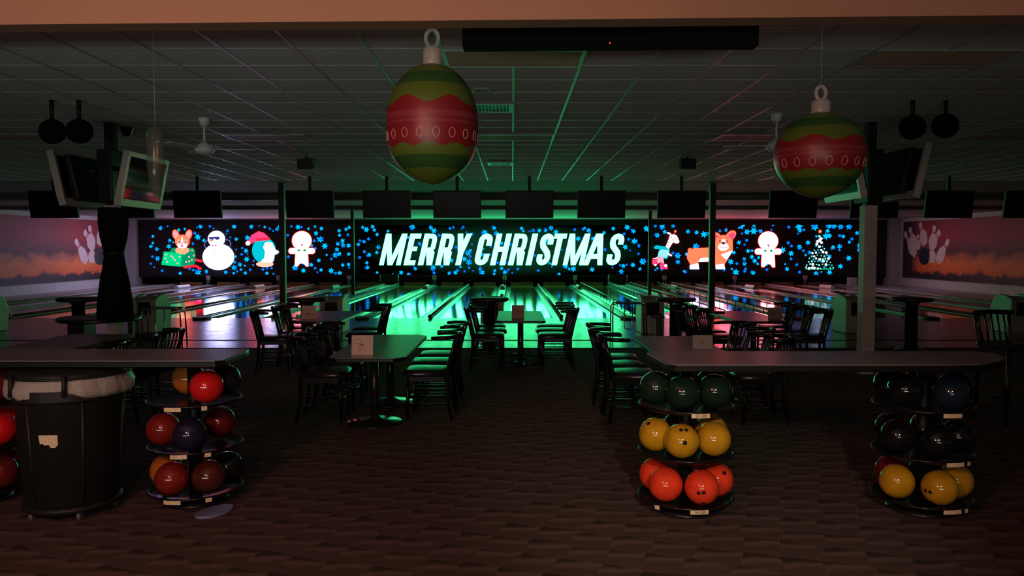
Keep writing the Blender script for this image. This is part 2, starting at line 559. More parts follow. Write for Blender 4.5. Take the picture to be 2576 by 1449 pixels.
# slim rods and a dark box above each post platform
for i, (pa, pb) in enumerate(((957, 1002), (1531, 1577))):
    sd = ('left', 'right')[i]
    for j, px in enumerate((pa, pb)):
        p = P(px, 715, 37.85)
        b = MB(); b.tube([(p.x, 37.85, ZL + .02), (p.x, 37.85, .40)], .035, 8)
        tag(b.build('marker_rod', M_white), 'slim white rod on the %s edge of the %s post platform' % (('left', 'right')[j], sd), 'rod', 'white rods by the pin decks')
    p0, p1 = P(pa, 715, 37.8), P(pb, 715, 37.8)
    b = MB(); b.box((p0.x + .05, 37.7, ZL + .095), (p1.x - .05, 37.9, .42))
    tag(b.build('ball_stop_box', M_black), 'low black box under the screen at the end of the %s post platform' % sd, 'box')
p = P(2143, 704, 37.3)
b = MB(); b.box((p.x - .18, 37.15, ZL + .02), (p.x + .18, 37.45, .3))
tag(b.build('pale_box', M_white), 'pale square box standing at the pin end just left of the right pale post', 'box')
# ball hood at the far end of return tracks + signal stands
for ri, rx in enumerate(RET):
    b = MB()
    pts = []
    n = 10
    vs = []
    for yy, s in ((33.9, 1.0), (35.2, .9)):
        for i in range(n + 1):
            a = PI * i / n
            vs.append((rx + .11 * s * math.cos(a), yy, ZL + .02 + .15 * s * math.sin(a)))
    b.add(vs, [(i, i + 1, n + 2 + i, n + 1 + i) for i in range(n)] + [tuple(range(n, -1, -1)), tuple(range(n + 1, 2 * n + 2))], 0, False)
    tag(b.build('ball_hood', M_plasticgrey), 'small domed hood ending the track %s' % RETNAME[ri], 'ball hood', 'ball hoods at the pin end')
    t = empty('sensor_stand', (rx + .07, 37.3, ZL), 0, 'grey paddle on two thin legs under the screen, %s' % RETNAME[ri], 'sensor stand', 'sensor stands under the screen')
    b = MB(); b.tube([(-.06, 0, .02), (-.03, 0, .28)], .012, 6); b.tube([(.06, 0, .02), (.03, 0, .28)], .012, 6); b.build('legs', M_steel, t)
    b = MB(); b.box((-.1, -.02, .28), (.1, .02, .48)); b.build('paddle', M_steel, t, bevel=.01)

# ------------------------------------------------------------------ masking + LED wall
b = MB(); b.box((-18.2, Y_MASK, 0.30), (18.24, Y_MASK + .15, 3.069)); 
tag(b.build('masking_panel', mat('black_masking', (0.008, 0.008, 0.009), 0.6)), 'long black masking panel above the pin decks behind the lit screen', 'masking panel')
b = MB(); b.box((-18.0, 39.3, -.4), (18.0, 39.4, .6))
tag(b.build('pit_curtain', M_black), 'dark curtain behind the pin decks under the screen', 'curtain')

scr = empty('led_screen', (0, Y_MASK - .06, 0), 0, 'very wide lit screen reading MERRY CHRISTMAS among blue snowflakes and cartoon figures', 'screen')
YS = Y_MASK - .07
sl = P(374, 565, YS); sr = P(2165, 692, YS)
def SP(px, py, lay):
    p = P(px, py, YS - .002 - lay * .0025)
    return (p.x, p.y - scr.location.y, p.z)
b = MB()
b.box((sl.x, 0, sr.z), (sr.x, .06, sl.z))
b.build('screen_panel', mat('led_panel_black', (0.006, 0.007, 0.008), 0.5), scr)
# green glare halo around the words, painted as a soft glow on the panel
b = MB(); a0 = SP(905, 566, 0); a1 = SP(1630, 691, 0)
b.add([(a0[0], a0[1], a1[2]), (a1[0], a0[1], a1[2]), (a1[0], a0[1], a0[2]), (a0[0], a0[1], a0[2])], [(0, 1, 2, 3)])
m_halo = led('glare_halo', (0.004, 0.035, 0.016), 1.0)
nt = m_halo.node_tree
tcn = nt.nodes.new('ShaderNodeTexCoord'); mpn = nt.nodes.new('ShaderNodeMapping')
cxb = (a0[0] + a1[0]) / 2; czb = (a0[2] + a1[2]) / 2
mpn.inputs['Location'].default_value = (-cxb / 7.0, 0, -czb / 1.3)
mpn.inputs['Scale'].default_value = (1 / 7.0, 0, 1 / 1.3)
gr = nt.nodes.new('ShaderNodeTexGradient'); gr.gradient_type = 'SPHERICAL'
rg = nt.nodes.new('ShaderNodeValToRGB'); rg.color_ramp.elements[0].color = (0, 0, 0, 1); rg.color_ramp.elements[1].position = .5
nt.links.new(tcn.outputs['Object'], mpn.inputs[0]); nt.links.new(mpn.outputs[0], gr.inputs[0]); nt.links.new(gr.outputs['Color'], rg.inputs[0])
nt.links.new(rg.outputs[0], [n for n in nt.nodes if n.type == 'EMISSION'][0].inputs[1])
b.build('green_glare_halo', m_halo, scr)

E_LET = led('letters', (0.75, 13.0, 4.2), 1.0)
E_SNOWA = led('cyan', (0.0, 0.62, 1.9), 1.0)
E_SNOWB = led('blue', (0.0, 0.24, 1.4), 1.0)
E_WHITE = led('white', (8.0, 8.0, 15.0), 1.0)
E_WARMW = led('warmwhite', (12.0, 2.4, 3.0), 1.0)
E_PINKW = led('rimred', (5.0, 0.12, 0.1), 1.0)
E_ORG = led('orange', (9.0, 0.27, 0.12), 1.0)
E_ORGL = led('peach', (4.0, 0.5, 0.26), 1.0)
E_RED = led('red', (4.0, 0.02, 0.07), 1.0)
E_HOT = led('hotpink', (9.0, 0.07, 0.25), 1.0)
E_TEAL = led('teal', (0.0, 0.5, 0.62), 1.2)
E_GRN = led('green', (0.0, 0.75, 0.28), 1.0)
E_GRN2 = led('green2', (0.0, 0.34, 0.15), 1.0)
E_PINK = led('pink', (1.0, 0.45, 0.55), 1.0)
E_DARK = led('darkline', (0.03, 0.03, 0.06), 1.0)
E_NAVY = led('navy', (0.03, 0.04, 0.3), 1.0)
E_GREYB = led('greyblue', (0.12, 0.15, 0.55), 1.0)
E_MINT = led('mint', (0.25, 1.5, 1.1), 1.0)
E_STAR = led('star', (1.0, 0.2, 0.03), 1.3)
E_CREAM = led('cream', (4.0, 0.7, 0.55), 1.0)

class Art:
    """flat picture elements shown on the screen, in photo pixels mapped by fn"""
    def __init__(s, fn, lay0=2):
        s.fn = fn; s.b = MB(); s.mats = []; s.lay = lay0
    def mi(s, m):
        if m not in s.mats: s.mats.append(m)
        return s.mats.index(m)
    def poly(s, pts, m):
        vs = [SP(*s.fn(*p), s.lay) for p in pts]
        s.b.add(vs, [tuple(range(len(vs)))], s.mi(m)); s.lay += 1
    def ell(s, cx, cy, rx, ry, m, rot=0, n=28, a0=0, a1=360):
        c, sn = math.cos(R(rot)), math.sin(R(rot))
        pts = []
        full = abs(a1 - a0) >= 360
        for i in range(n if full else n + 1):
            a = R(a0 + (a1 - a0) * i / n)
            x, y = rx * math.cos(a), ry * math.sin(a)
            pts.append((cx + x * c - y * sn, cy + x * sn + y * c))
        s.poly(pts, m)
    def stroke(s, pts, w, m, closed=False):
        L = strokequads(pts, w, closed)
        for q in L:
            s.b.add([SP(*s.fn(*p), s.lay) for p in q], [tuple(range(len(q)))], s.mi(m))
        s.lay += 1
    def build(s, name):
        return s.b.build(name, s.mats, scr)
def strokequads(pts, w, closed=False):
    n = len(pts); L = []
    offs = []
    for i in range(n):
        if closed:
            a = pts[i - 1]; c = pts[(i + 1) % n]
        else:
            a = pts[max(i - 1, 0)]; c = pts[min(i + 1, n - 1)]
        p = pts[i]
        def un(u, v):
            dx, dy = v[0] - u[0], v[1] - u[1]
            l = math.hypot(dx, dy) or 1
            return dx / l, dy / l
        d1 = un(a, p) if a != p else un(p, c)
        d2 = un(p, c) if c != p else d1
        nx, ny = -(d1[1] + d2[1]), d1[0] + d2[0]
        l = math.hypot(nx, ny) or 1
        nx, ny = nx / l, ny / l
        cs = max(0.5, nx * -d1[1] + ny * d1[0])
        offs.append((nx * w / 2 / cs, ny * w / 2 / cs))
    for i in range(n if closed else n - 1):
        j = (i + 1) % n
        p, q, o, r = pts[i], pts[j], offs[i], offs[j]
        L.append([(p[0] + o[0], p[1] + o[1]), (q[0] + r[0], q[1] + r[1]), (q[0] - r[0], q[1] - r[1]), (p[0] - o[0], p[1] - o[1])])
    return L

# snowflakes
rnd = random.Random(7)
b = MB()
YT, YB, XL_, XR_ = 565.5, 691.5, 375.0, 2164.0
def flake(px, py, r, kind, rot, lay):
    pts = []
    if kind == 0:
        n = 6
        for i in range(2 * n):
            a = rot + PI * i / n
            rr = r if i % 2 == 0 else r * .48
            pts.append((px + rr * math.cos(a), py + rr * math.sin(a)))
    else:
        for i in range(8):
            a = rot + 2 * PI * i / 8
            pts.append((px + r * .62 * math.cos(a), py + r * .62 * math.sin(a)))
    pts = [(min(max(x, XL_), XR_), min(max(y, YT), YB)) for x, y in pts]
    b.add([SP(x, y, lay) for x, y in pts], [tuple(range(len(pts)))], kind2)
flakes = []
z2 = lambda X, Y: (340 + X * .21739, 520 + Y * .21739)
z3 = lambda X, Y: (900 + X * .28727, 520 + Y * .28727)
z4 = lambda X, Y: (1600 + X * .25621, 520 + Y * .25621)
KN2 = [(293,250,26),(375,228,14),(205,343,20),(400,390,24),(440,412,16),(390,460,32),(180,460,24),(205,420,18),(250,490,26),(200,578,20),(260,600,32),(180,660,16),(220,700,16),(312,740,20),(520,772,24),(575,258,18),(505,270,22),(755,230,28),(715,240,14),(865,228,20),(907,252,16),(725,350,40),(690,305,22),(795,390,24),(668,428,20),(1070,278,20),(1055,312,12),(1100,355,14),(1170,375,24),(1345,230,28),(1145,230,30),(1435,222,14),(1500,235,18),(1558,255,18),(1597,280,14),(1640,262,24),(1665,232,24),(1300,360,34),(1170,495,16),(1240,478,18),(1283,510,30),(1233,550,20),(1300,550,12),(1290,608,36),(1160,578,20),(1213,672,26),(1150,640,20),(1145,705,34),(1270,682,14),(1225,728,18),(1180,748,18),(1330,730,20),(1140,770,18),(1275,768,24),(1045,758,24),(825,748,24),(728,760,40),(673,735,20),(630,720,18),(1478,725,22),(1527,712,18),(1578,710,18),(1525,770,24),(1600,778,16),(1365,675,12),(1370,625,16),(1885,235,34),(1925,235,18),(2005,255,18),(2080,230,18),(2155,253,26),(1808,228,18),(1765,330,20),(2093,308,30),(2072,395,22),(2145,380,40),(2195,455,40),(2113,365,20),(1773,580,22),(1848,705,36),(1947,738,32),(2038,672,28),(1943,660,16),(2082,712,20),(2125,622,26),(2152,732,24),(2108,758,14),(2216,558,16),(2360,278,24),(2365,330,22),(2440,260,24),(2478,240,24),(2460,325,20),(2400,395,30),(2345,430,26),(2405,445,30),(2470,450,30),(2335,495,26),(2365,545,26),(2318,560,38),(2472,548,24),(2270,605,18),(2402,675,24),(2470,668,24),(2475,705,14),(2268,742,36),(2320,770,20),(2368,768,30),(2085,482,20),(2045,450,18)]
KN3 = [(42,180,16),(75,200,26),(130,175,20),(145,205,18),(170,243,18),(265,214,16),(95,282,18),(20,298,14),(58,308,18),(5,330,18),(180,355,22),(58,394,18),(100,422,22),(167,402,18),(17,445,16),(80,492,18),(85,532,20),(170,577,14),(380,577,22),(445,592,18),(308,588,10),(505,543,18),(477,178,30),(640,185,20),(667,210,28),(712,250,18),(808,190,16),(838,180,14),(925,178,14),(910,192,12),(950,225,10),(1000,240,18),(1195,188,20),(1110,228,30),(1213,235,24),(1435,190,18),(1450,214,14),(1505,216,10),(1537,208,18),(1590,208,20),(1645,208,18),(1693,186,24),(1735,222,26),(1975,195,18),(2022,208,24),(1900,200,16),(2157,228,18),(2237,192,20),(2360,180,28),(2332,238,16),(2415,215,22),(2530,195,28),(2372,285,16),(2420,303,28),(2462,343,18),(2342,353,26),(2385,383,12),(2458,412,14),(2497,480,32),(2410,510,24),(2355,508,12),(2325,518,22),(2295,512,12),(2472,545,16),(2232,533,12),(2308,568,24),(2053,550,24),(1887,545,28),(1820,520,26),(1850,545,14),(1580,558,16),(1402,545,16),(1320,550,14),(1287,575,22),(1260,540,18),(1200,560,16),(1353,580,12),(1195,590,16),(1090,577,26),(1073,540,18),(1010,563,10),(975,535,14),(935,566,12),(873,558,18),(855,578,22),(800,583,18),(735,522,16),(660,535,28),(668,580,18),(935,458,24),(975,485,30),(1000,330,10),(965,405,28),(985,385,18),(985,435,16),(900,527,14),(860,355,16),(820,470,22),(545,330,18),(600,400,18),(600,432,12),(1085,290,12),(1100,370,10),(1085,418,22),(1155,422,16),(1260,320,18),(1335,330,18),(1165,350,12),(1660,300,26),(1930,280,24),(2060,280,22),(2165,375,18),(1550,428,14),(1680,495,14),(1700,525,12),(1225,490,16),(1300,490,12),(2000,430,14),(1763,592,18),(1385,340,10),(415,250,14),(440,270,14),(1995,310,12),(1785,375,10)]
KN4 = [(105,213,30),(190,188,20),(258,195,30),(365,188,22),(283,248,24),(208,280,28),(510,243,24),(595,253,24),(668,272,36),(712,262,16),(588,390,34),(495,465,20),(410,480,34),(413,543,24),(65,540,30),(38,610,18),(30,383,16),(25,463,14),(5,335,18),(484,640,20),(253,618,14),(210,605,14),(190,622,14),(362,455,18),(823,238,18),(885,225,20),(1055,183,18),(1035,200,20),(1010,208,14),(1158,188,18),(1345,180,16),(1155,238,40),(1090,248,32),(1222,240,24),(1040,264,14),(1330,228,12),(1010,352,24),(1087,330,20),(1065,372,14),(995,402,12),(1100,435,24),(1140,432,16),(960,450,22),(1440,425,34),(1137,492,24),(1063,514,20),(1205,500,18),(1165,532,26),(930,540,32),(990,558,18),(1065,560,24),(1195,562,16),(1280,572,14),(1285,618,18),(1075,610,18),(1068,632,20),(980,645,36),(940,610,14),(865,620,18),(1150,650,26),(1500,200,20),(1600,195,40),(1610,235,22),(1650,228,18),(1590,265,14),(1755,198,40),(1895,190,30),(1945,190,30),(2010,195,32),(2092,195,34),(1880,238,24),(1900,285,28),(1865,290,36),(2000,283,20),(2035,292,22),(2170,260,22),(2120,317,20),(2095,348,18),(1688,352,26),(1495,355,20),(1525,385,18),(1605,395,28),(1643,432,18),(1935,398,24),(1998,390,26),(1998,425,16),(2195,380,28),(2190,425,22),(1523,458,30),(1705,450,22),(1665,475,14),(1522,512,18),(1900,490,24),(2090,505,30),(1465,565,14),(1578,570,18),(1483,612,24),(2008,585,28),(1605,642,18),(1900,645,28),(1768,655,26),(1820,640,10),(1770,290,14)]
for KN, fn, sc in ((KN2, z2, .21739), (KN3, z3, .28727), (KN4, z4, .25621)):
    for X, Y, r in KN:
        x, y = fn(X, Y)
        flakes.append((x, y, r * sc))
for i, (x, y, r) in enumerate(flakes):
    kind2 = 0 if (r > 5.2 or rnd.random() < .3) else 1
    flake(x, y, max(r, 2.6) * 1.05, 0 if r > 3.9 or rnd.random() < .5 else 1, rnd.random(), .5 + (i % 7) * .06)
    if r > 5 and rnd.random() < .35:
        kind2 = 1 - kind2
        flake(x + rnd.uniform(-4, 4), y + rnd.uniform(-4, 4), r * .7, 0, rnd.random(), .9)
b.m = b.m
o = b.build('snowflake_pattern', [E_SNOWA, E_SNOWB], scr)
tag(o, kind='stuff', label='scattered cyan and blue snowflakes lit on the screen')

# the words, one part per letter
BASE, TOPY, SH = 667.0, 588.0, 0.225
def glyph_quads(ch, w):
    H = BASE - TOPY; s = 13.4; k = 12.0
    Q = []
    st = lambda pts, ww=s: Q.extend(strokequads(pts, ww))
    def box(x0, y0, x1, y1): Q.append([(x0, y0), (x1, y0), (x1, y1), (x0, y1)])
    def arc(cx, cy, rx, ry, a0, a1, n=10): return [(cx + rx * math.cos(R(a0 + (a1 - a0) * i / n)), cy + ry * math.sin(R(a0 + (a1 - a0) * i / n))) for i in range(n + 1)]
    h = s / 2
    if ch == 'M':
        box(0, 0, s - 2, H); box(w - s + 2, 0, w, H)
        Q.append([(0, H), (s, H), (w / 2 + 5, 0), (w / 2 - 6, 0)]); Q.append([(w - s, H), (w, H), (w / 2 + 6, 0), (w / 2 - 5, 0)])
    elif ch == 'E':
        box(0, 0, s, H); box(0, H - 12, w, H); box(0, H / 2 - 4, w - 3, H / 2 + 7); box(0, 0, w, 12)
    elif ch == 'R':
        box(0, 0, s, H)
        bow = [(s - 2, H - 6)] + [(s, H - 6)] + arc(w - h - 8, H - 19, 8, 13, 90, 0, 6) + arc(w - h - 8, H / 2 + 8, 8, 9, 0, -90, 6) + [(s - 2, H / 2 - 1)]
        st(bow, 11.5)
        Q.append([(w - s - 9, H / 2 + 2), (w - 4, H / 2 - 2), (w, 0), (w - s, 0)])
        st([(w - 16, H / 2), (w - h - .5, H / 2 - 10), (w - h, 0)], 14)
    elif ch == 'Y':
        c = w / 2
        box(c - h, 0, c + h, H * .42)
        Q.append([(0, H), (s, H), (c + h, H * .4), (c - h, H * .36)]); Q.append([(w - s, H), (w, H), (c + h, H * .36), (c - h, H * .4)])
    elif ch == 'C':
        pts = [(w - h, H * .62), (w - h, H - 17)] + arc(w / 2, H - 17, w / 2 - h, 17 - 6.5, 0, 180, 12) + arc(w / 2, 17, w / 2 - h, 17 - 6.5, 180, 360, 12) + [(w - h, H * .36)]
        st(pts)
    elif ch == 'H':
        box(0, 0, s, H); box(w - s, 0, w, H); box(0, H / 2 - 6, w, H / 2 + 7)
    elif ch == 'I':
        box(0, 0, w, H)
    elif ch == 'T':
        box(0, H - 12, w, H); box(w / 2 - h, 0, w / 2 + h, H)
    elif ch == 'A':
        Q.append([(0, 0), (s - 1, 0), (w / 2 + 6, H), (w / 2 - 9, H)]); Q.append([(w, 0), (w - s + 1, 0), (w / 2 - 6, H), (w / 2 + 9, H)])
        box(w * .22, H * .2, w * .8, H * .2 + 12)
    elif ch == 'S':
        pts = [(w - h, H * .66), (w - h, H - 17)] + arc(w / 2, H - 17, w / 2 - h, 10.5, 0, 180, 10) + [(h, H * .72), (h + 3, H * .6), (w / 2, H * .5), (w - h - 3, H * .4), (w - h, H * .28)] + arc(w / 2, 17, w / 2 - h, 10.5, 0, -180, 10) + [(h, H * .34)]
        st(pts)
    return Q
WORDS = [('M', 953.5, 54), ('E', 1015, 28), ('R', 1051, 35), ('R', 1094.5, 35), ('Y', 1134, 36), ('C', 1191, 34), ('H', 1232.5, 37.5), ('R', 1277.5, 36),
         ('I', 1322, 14), ('S', 1346, 33), ('T', 1378.5, 31), ('M', 1415.7, 52), ('A', 1467, 48), ('S', 1522, 34)]
for ch, x0, w in WORDS:
    b = MB()
    for q in glyph_quads(ch, w):
        b.add([SP(x0 + x + SH * y, BASE - y, 2) for x, y in q], [tuple(range(len(q)))])
    b.build('letter', E_LET, scr)

# corgi sitting in a green gift box
a = Art(z2)
a.stroke([(690, 612), (740, 625), (778, 632)], 26, E_RED)
a.stroke([(545, 675), (580, 700), (640, 690), (700, 685), (765, 722)], 26, E_RED)
a.ell(470, 325, 38, 62, E_ORG, -18); a.ell(472, 328, 26, 48, E_PINK, -18)
a.ell(617, 325, 38, 62, E_ORG, 18); a.ell(614, 328, 26, 48, E_PINK, 18)
a.poly([(330, 520), (400, 520), (425, 478), (480, 475), (520, 500), (640, 475), (675, 480), (695, 510), (695, 640), (680, 668), (530, 695), (310, 675), (300, 650), (325, 600)], E_GRN2)
a.poly([(330, 520), (540, 540), (530, 692), (305, 672)], E_GRN)
a.ell(545, 400, 84, 76, E_ORG); a.ell(545, 505, 82, 42, E_ORGL)
a.ell(545, 445, 58, 36, E_WARMW); a.poly([(535, 350), (550, 350), (556, 430), (530, 430)], E_WARMW)
for cx in (508, 580):
    a.ell(cx, 405, 26, 28, E_ORGL); a.ell(cx, 407, 12, 16, E_PINK); a.ell(cx + 2, 407, 7, 10, E_DARK)
a.ell(543, 420, 10, 7, E_NAVY); a.ell(541, 452, 12, 16, E_HOT)
for cx in (500, 582): a.stroke([(cx, 520), (cx, 540)], 4, E_ORG)
for (cx, cy) in ((360, 555), (420, 570), (370, 640), (460, 620), (515, 580), (490, 655), (350, 600), (565, 545), (622, 580), (655, 615), (625, 632), (590, 640), (680, 565), (440, 590), (660, 505)):
    a.ell(cx, cy, 10, 10, E_CREAM, n=10); a.ell(cx, cy, 4, 4, E_RED, n=8)
a.build('corgi_gift_picture')
# snowman with sunglasses
a = Art(z2)
a.stroke([(845, 380), (805, 420), (800, 450), (820, 480)], 9, E_GREYB)
a.stroke([(1035, 375), (1090, 390), (1108, 430), (1095, 465), (1060, 485)], 11, E_GREYB)
a.ell(962, 580, 182, 152, E_WHITE); a.ell(940, 372, 98, 92, E_WHITE); a.ell(945, 440, 70, 40, E_WHITE)
a.poly([(845, 350), (978, 346), (976, 380), (940, 384), (915, 368), (900, 384), (858, 380)], E_NAVY)
a.poly([(850, 398), (905, 372), (915, 390), (860, 410)], E_STAR)
a.stroke([(915, 402), (927, 408), (938, 402)], 3, E_DARK)
a.poly([(890, 436), (915, 444), (943, 434), (945, 458), (915, 450), (890, 456)], E_RED)
for yy in (485, 531, 581): a.ell(920, yy, 6, 6, E_DARK, n=8)
for q in ([(890, 315), (900, 330)], [(905, 305), (915, 322), (928, 305)], [(935, 312), (945, 326)], [(1022, 355), (1040, 365), (1030, 375)]): a.stroke(q, 4, E_DARK)
a.build('snowman_picture')
# penguin with pink cap
a = Art(z2)
a.ell(1490, 505, 138, 150, E_TEAL); a.ell(1500, 665, 100, 34, E_CREAM)
a.poly([(1482, 470), (1500, 420), (1540, 405), (1585, 420), (1612, 470), (1625, 500), (1655, 512), (1664, 525), (1640, 548), (1612, 552), (1606, 610), (1590, 640), (1470, 640), (1462, 625), (1495, 590), (1505, 520)], E_WHITE)
a.poly([(1400, 300), (1425, 285), (1480, 298), (1530, 340), (1562, 380), (1480, 395), (1390, 400), (1350, 425), (1325, 425), (1310, 400), (1345, 330)], E_HOT)
a.poly([(1395, 366), (1555, 358), (1560, 385), (1395, 398)], E_RED)
a.ell(1305, 422, 26, 26, E_WARMW)
a.stroke([(1545, 488), (1568, 478), (1588, 490)], 4, E_DARK)
a.build('penguin_picture')
# gingerbread figures
def ginger(fn, cx, cy, s):
    a = Art(lambda X, Y: fn(cx + X * s, cy + Y * s))
    def shapes(g, m):
        a.ell(0, -180, 112 + g, 108 + g, m)
        a.stroke([(-118, -60), (118, -60)], 64 + 2 * g, m)
        a.ell(-122, -60, 30 + g, 32 + g, m); a.ell(122, -60, 30 + g, 32 + g, m)
        a.poly([(-68 - g, -60), (68 + g, -60), (76 + g, 90), (74 + g, 118 + g), (50, 118 + g), (20, 84), (-20, 84), (-48, 118 + g), (-76 - g, 112 + g), (-78 - g, 60)], m)
    shapes(6, E_PINKW); shapes(0, E_WARMW)
    for sx in (-1, 1):
        a.poly([(0 + sx * 8, -68), (sx * 44, -86), (sx * 48, -68), (sx * 44, -50)], E_GRN2)
        a.stroke([(sx * 28 - 18, -238 + (sx < 0) * 6), (sx * 28 + 20, -238 + (sx > 0) * 6)], 3.5, led('faint', (0.5, 0.35, 0.35), 1))
    a.poly([(-10, -142), (12, -142), (8, -118), (0, -112), (-6, -120)], E_RED)
    for yy in (-20, 5, 30): a.ell(4, yy, 4, 4, led('faint', (0.5, 0.35, 0.35), 1), n=8)
    a.build('gingerbread_picture')
ginger(z2, 1928, 572, 1.0)
ginger(z4, 1298, 492, .86)
# skating giraffe
a = Art(z4)
a.stroke([(165, 512), (200, 505), (225, 485)], 7, E_WARMW)
a.poly([(225, 430), (260, 400), (330, 415), (328, 470), (300, 515), (210, 490)], E_TEAL)
a.poly([(222, 440), (255, 415), (320, 425), (320, 468), (296, 505), (216, 484)], led('palecyan', (.3, .75, .85), 1.2))
a.poly([(225, 490), (270, 500), (275, 560), (240, 545), (215, 560), (195, 530)], E_PINK)
a.poly([(160, 525), (205, 515), (215, 560), (185, 580), (160, 560)], E_HOT)
a.poly([(235, 555), (285, 560), (312, 600), (310, 612), (240, 610)], E_HOT)
a.ell(292, 578, 13, 13, E_WHITE); a.ell(190, 572, 12, 8, E_WHITE)
a.poly([(290, 400), (330, 300), (362, 350), (320, 415)], E_WARMW)
a.poly([(335, 280), (368, 270), (400, 285), (425, 340), (418, 358), (395, 360), (345, 340), (325, 310)], E_WARMW)
a.ell(325, 262, 22, 8, E_WARMW, 20); a.stroke([(378, 272), (386, 245)], 8, E_RED); a.ell(386, 240, 12, 12, E_STAR)
a.ell(390, 312, 5, 7, E_DARK, n=8)
for (cx, cy) in ((345, 300), (362, 325), (322, 350), (318, 380)): a.ell(cx, cy, 7, 8, E_PINKW, n=8)
a.poly([(175, 395), (200, 378), (300, 395), (320, 415), (300, 425), (180, 412)], E_TEAL)
a.stroke([(305, 455), (350, 482)], 14, E_WARMW)
a.build('giraffe_picture')
# large standing corgi
a = Art(z4)
a.ell(530, 428, 22, 22, E_ORG); a.ell(530, 428, 10, 10, E_DARK)
a.poly([(500, 470), (515, 430), (560, 410), (745, 400), (800, 330), (950, 330), (950, 420), (900, 520), (872, 560), (870, 590), (780, 590), (775, 545), (610, 535), (608, 590), (545, 590), (530, 560), (502, 510)], E_ORG)
a.poly([(635, 505), (775, 500), (775, 535), (612, 540)], E_WHITE)
a.poly([(530, 575), (610, 555), (620, 612), (530, 612)], E_WHITE); a.poly([(782, 572), (860, 560), (875, 612), (785, 612)], E_WHITE)
a.poly([(835, 470), (950, 430), (920, 480), (885, 520)], E_WHITE)
a.poly([(775, 245), (815, 265), (845, 300), (775, 330)], E_ORG); a.poly([(775, 280), (802, 282), (820, 302), (778, 318)], E_HOT)
a.ell(930, 285, 62, 40, E_ORG, -45); a.ell(936, 290, 42, 26, E_HOT, -45)
a.ell(860, 355, 86, 76, E_ORG); a.ell(858, 395, 52, 38, E_WARMW); a.poly([(845, 320), (875, 320), (880, 370), (840, 370)], E_WARMW)
for cx in (822, 895):
    a.ell(cx, 337, 7, 9, E_DARK, n=10); a.stroke([(cx - 12, 310), (cx + 10, 303)], 6, E_DARK)
a.ell(858, 358, 20, 13, E_DARK)
a.stroke([(820, 392), (840, 400), (858, 398), (878, 402), (898, 394)], 6, E_DARK); a.stroke([(858, 370), (858, 398)], 5, E_DARK)
a.stroke([(632, 485), (612, 525)], 4, E_DARK)
a.build('corgi_picture')
# tree made of dots with a star
a = Art(z4)
r2 = random.Random(3)
star = []
for i in range(10):
    an = -PI / 2 + PI * i / 5; rr = 26 if i % 2 == 0 else 11
    star.append((1807 + rr * math.cos(an), 243 + rr * math.sin(an)))
a.poly(star, E_STAR); a.ell(1807, 243, 9, 9, E_CREAM, n=8)
a.ell(1800, 290, 12, 12, E_MINT, n=10)
a.stroke([(1775, 345), (1800, 335), (1825, 305)], 22, E_WHITE)
for row in range(9):
    yy = 360 + row * 30; hw = 22 + row * 14
    n = 2 + row
    for i in range(n):
        x = 1800 - hw + 2 * hw * i / (n - 1) + r2.uniform(-6, 6)
        r = r2.choice((6, 7, 9, 11, 14))
        a.lay = 3 + r2.random() * 3
        a.ell(x, yy + r2.uniform(-8, 8), r, r, led('treedot', (.9, 1.1, 1.2), 1.0) if r > 10 else (E_MINT if r2.random() < .7 else E_TEAL), n=12)
a.lay = 3; a.stroke([(1665, 612), (1935, 612)], 7, E_GRN)
a.build('dotted_tree_picture')

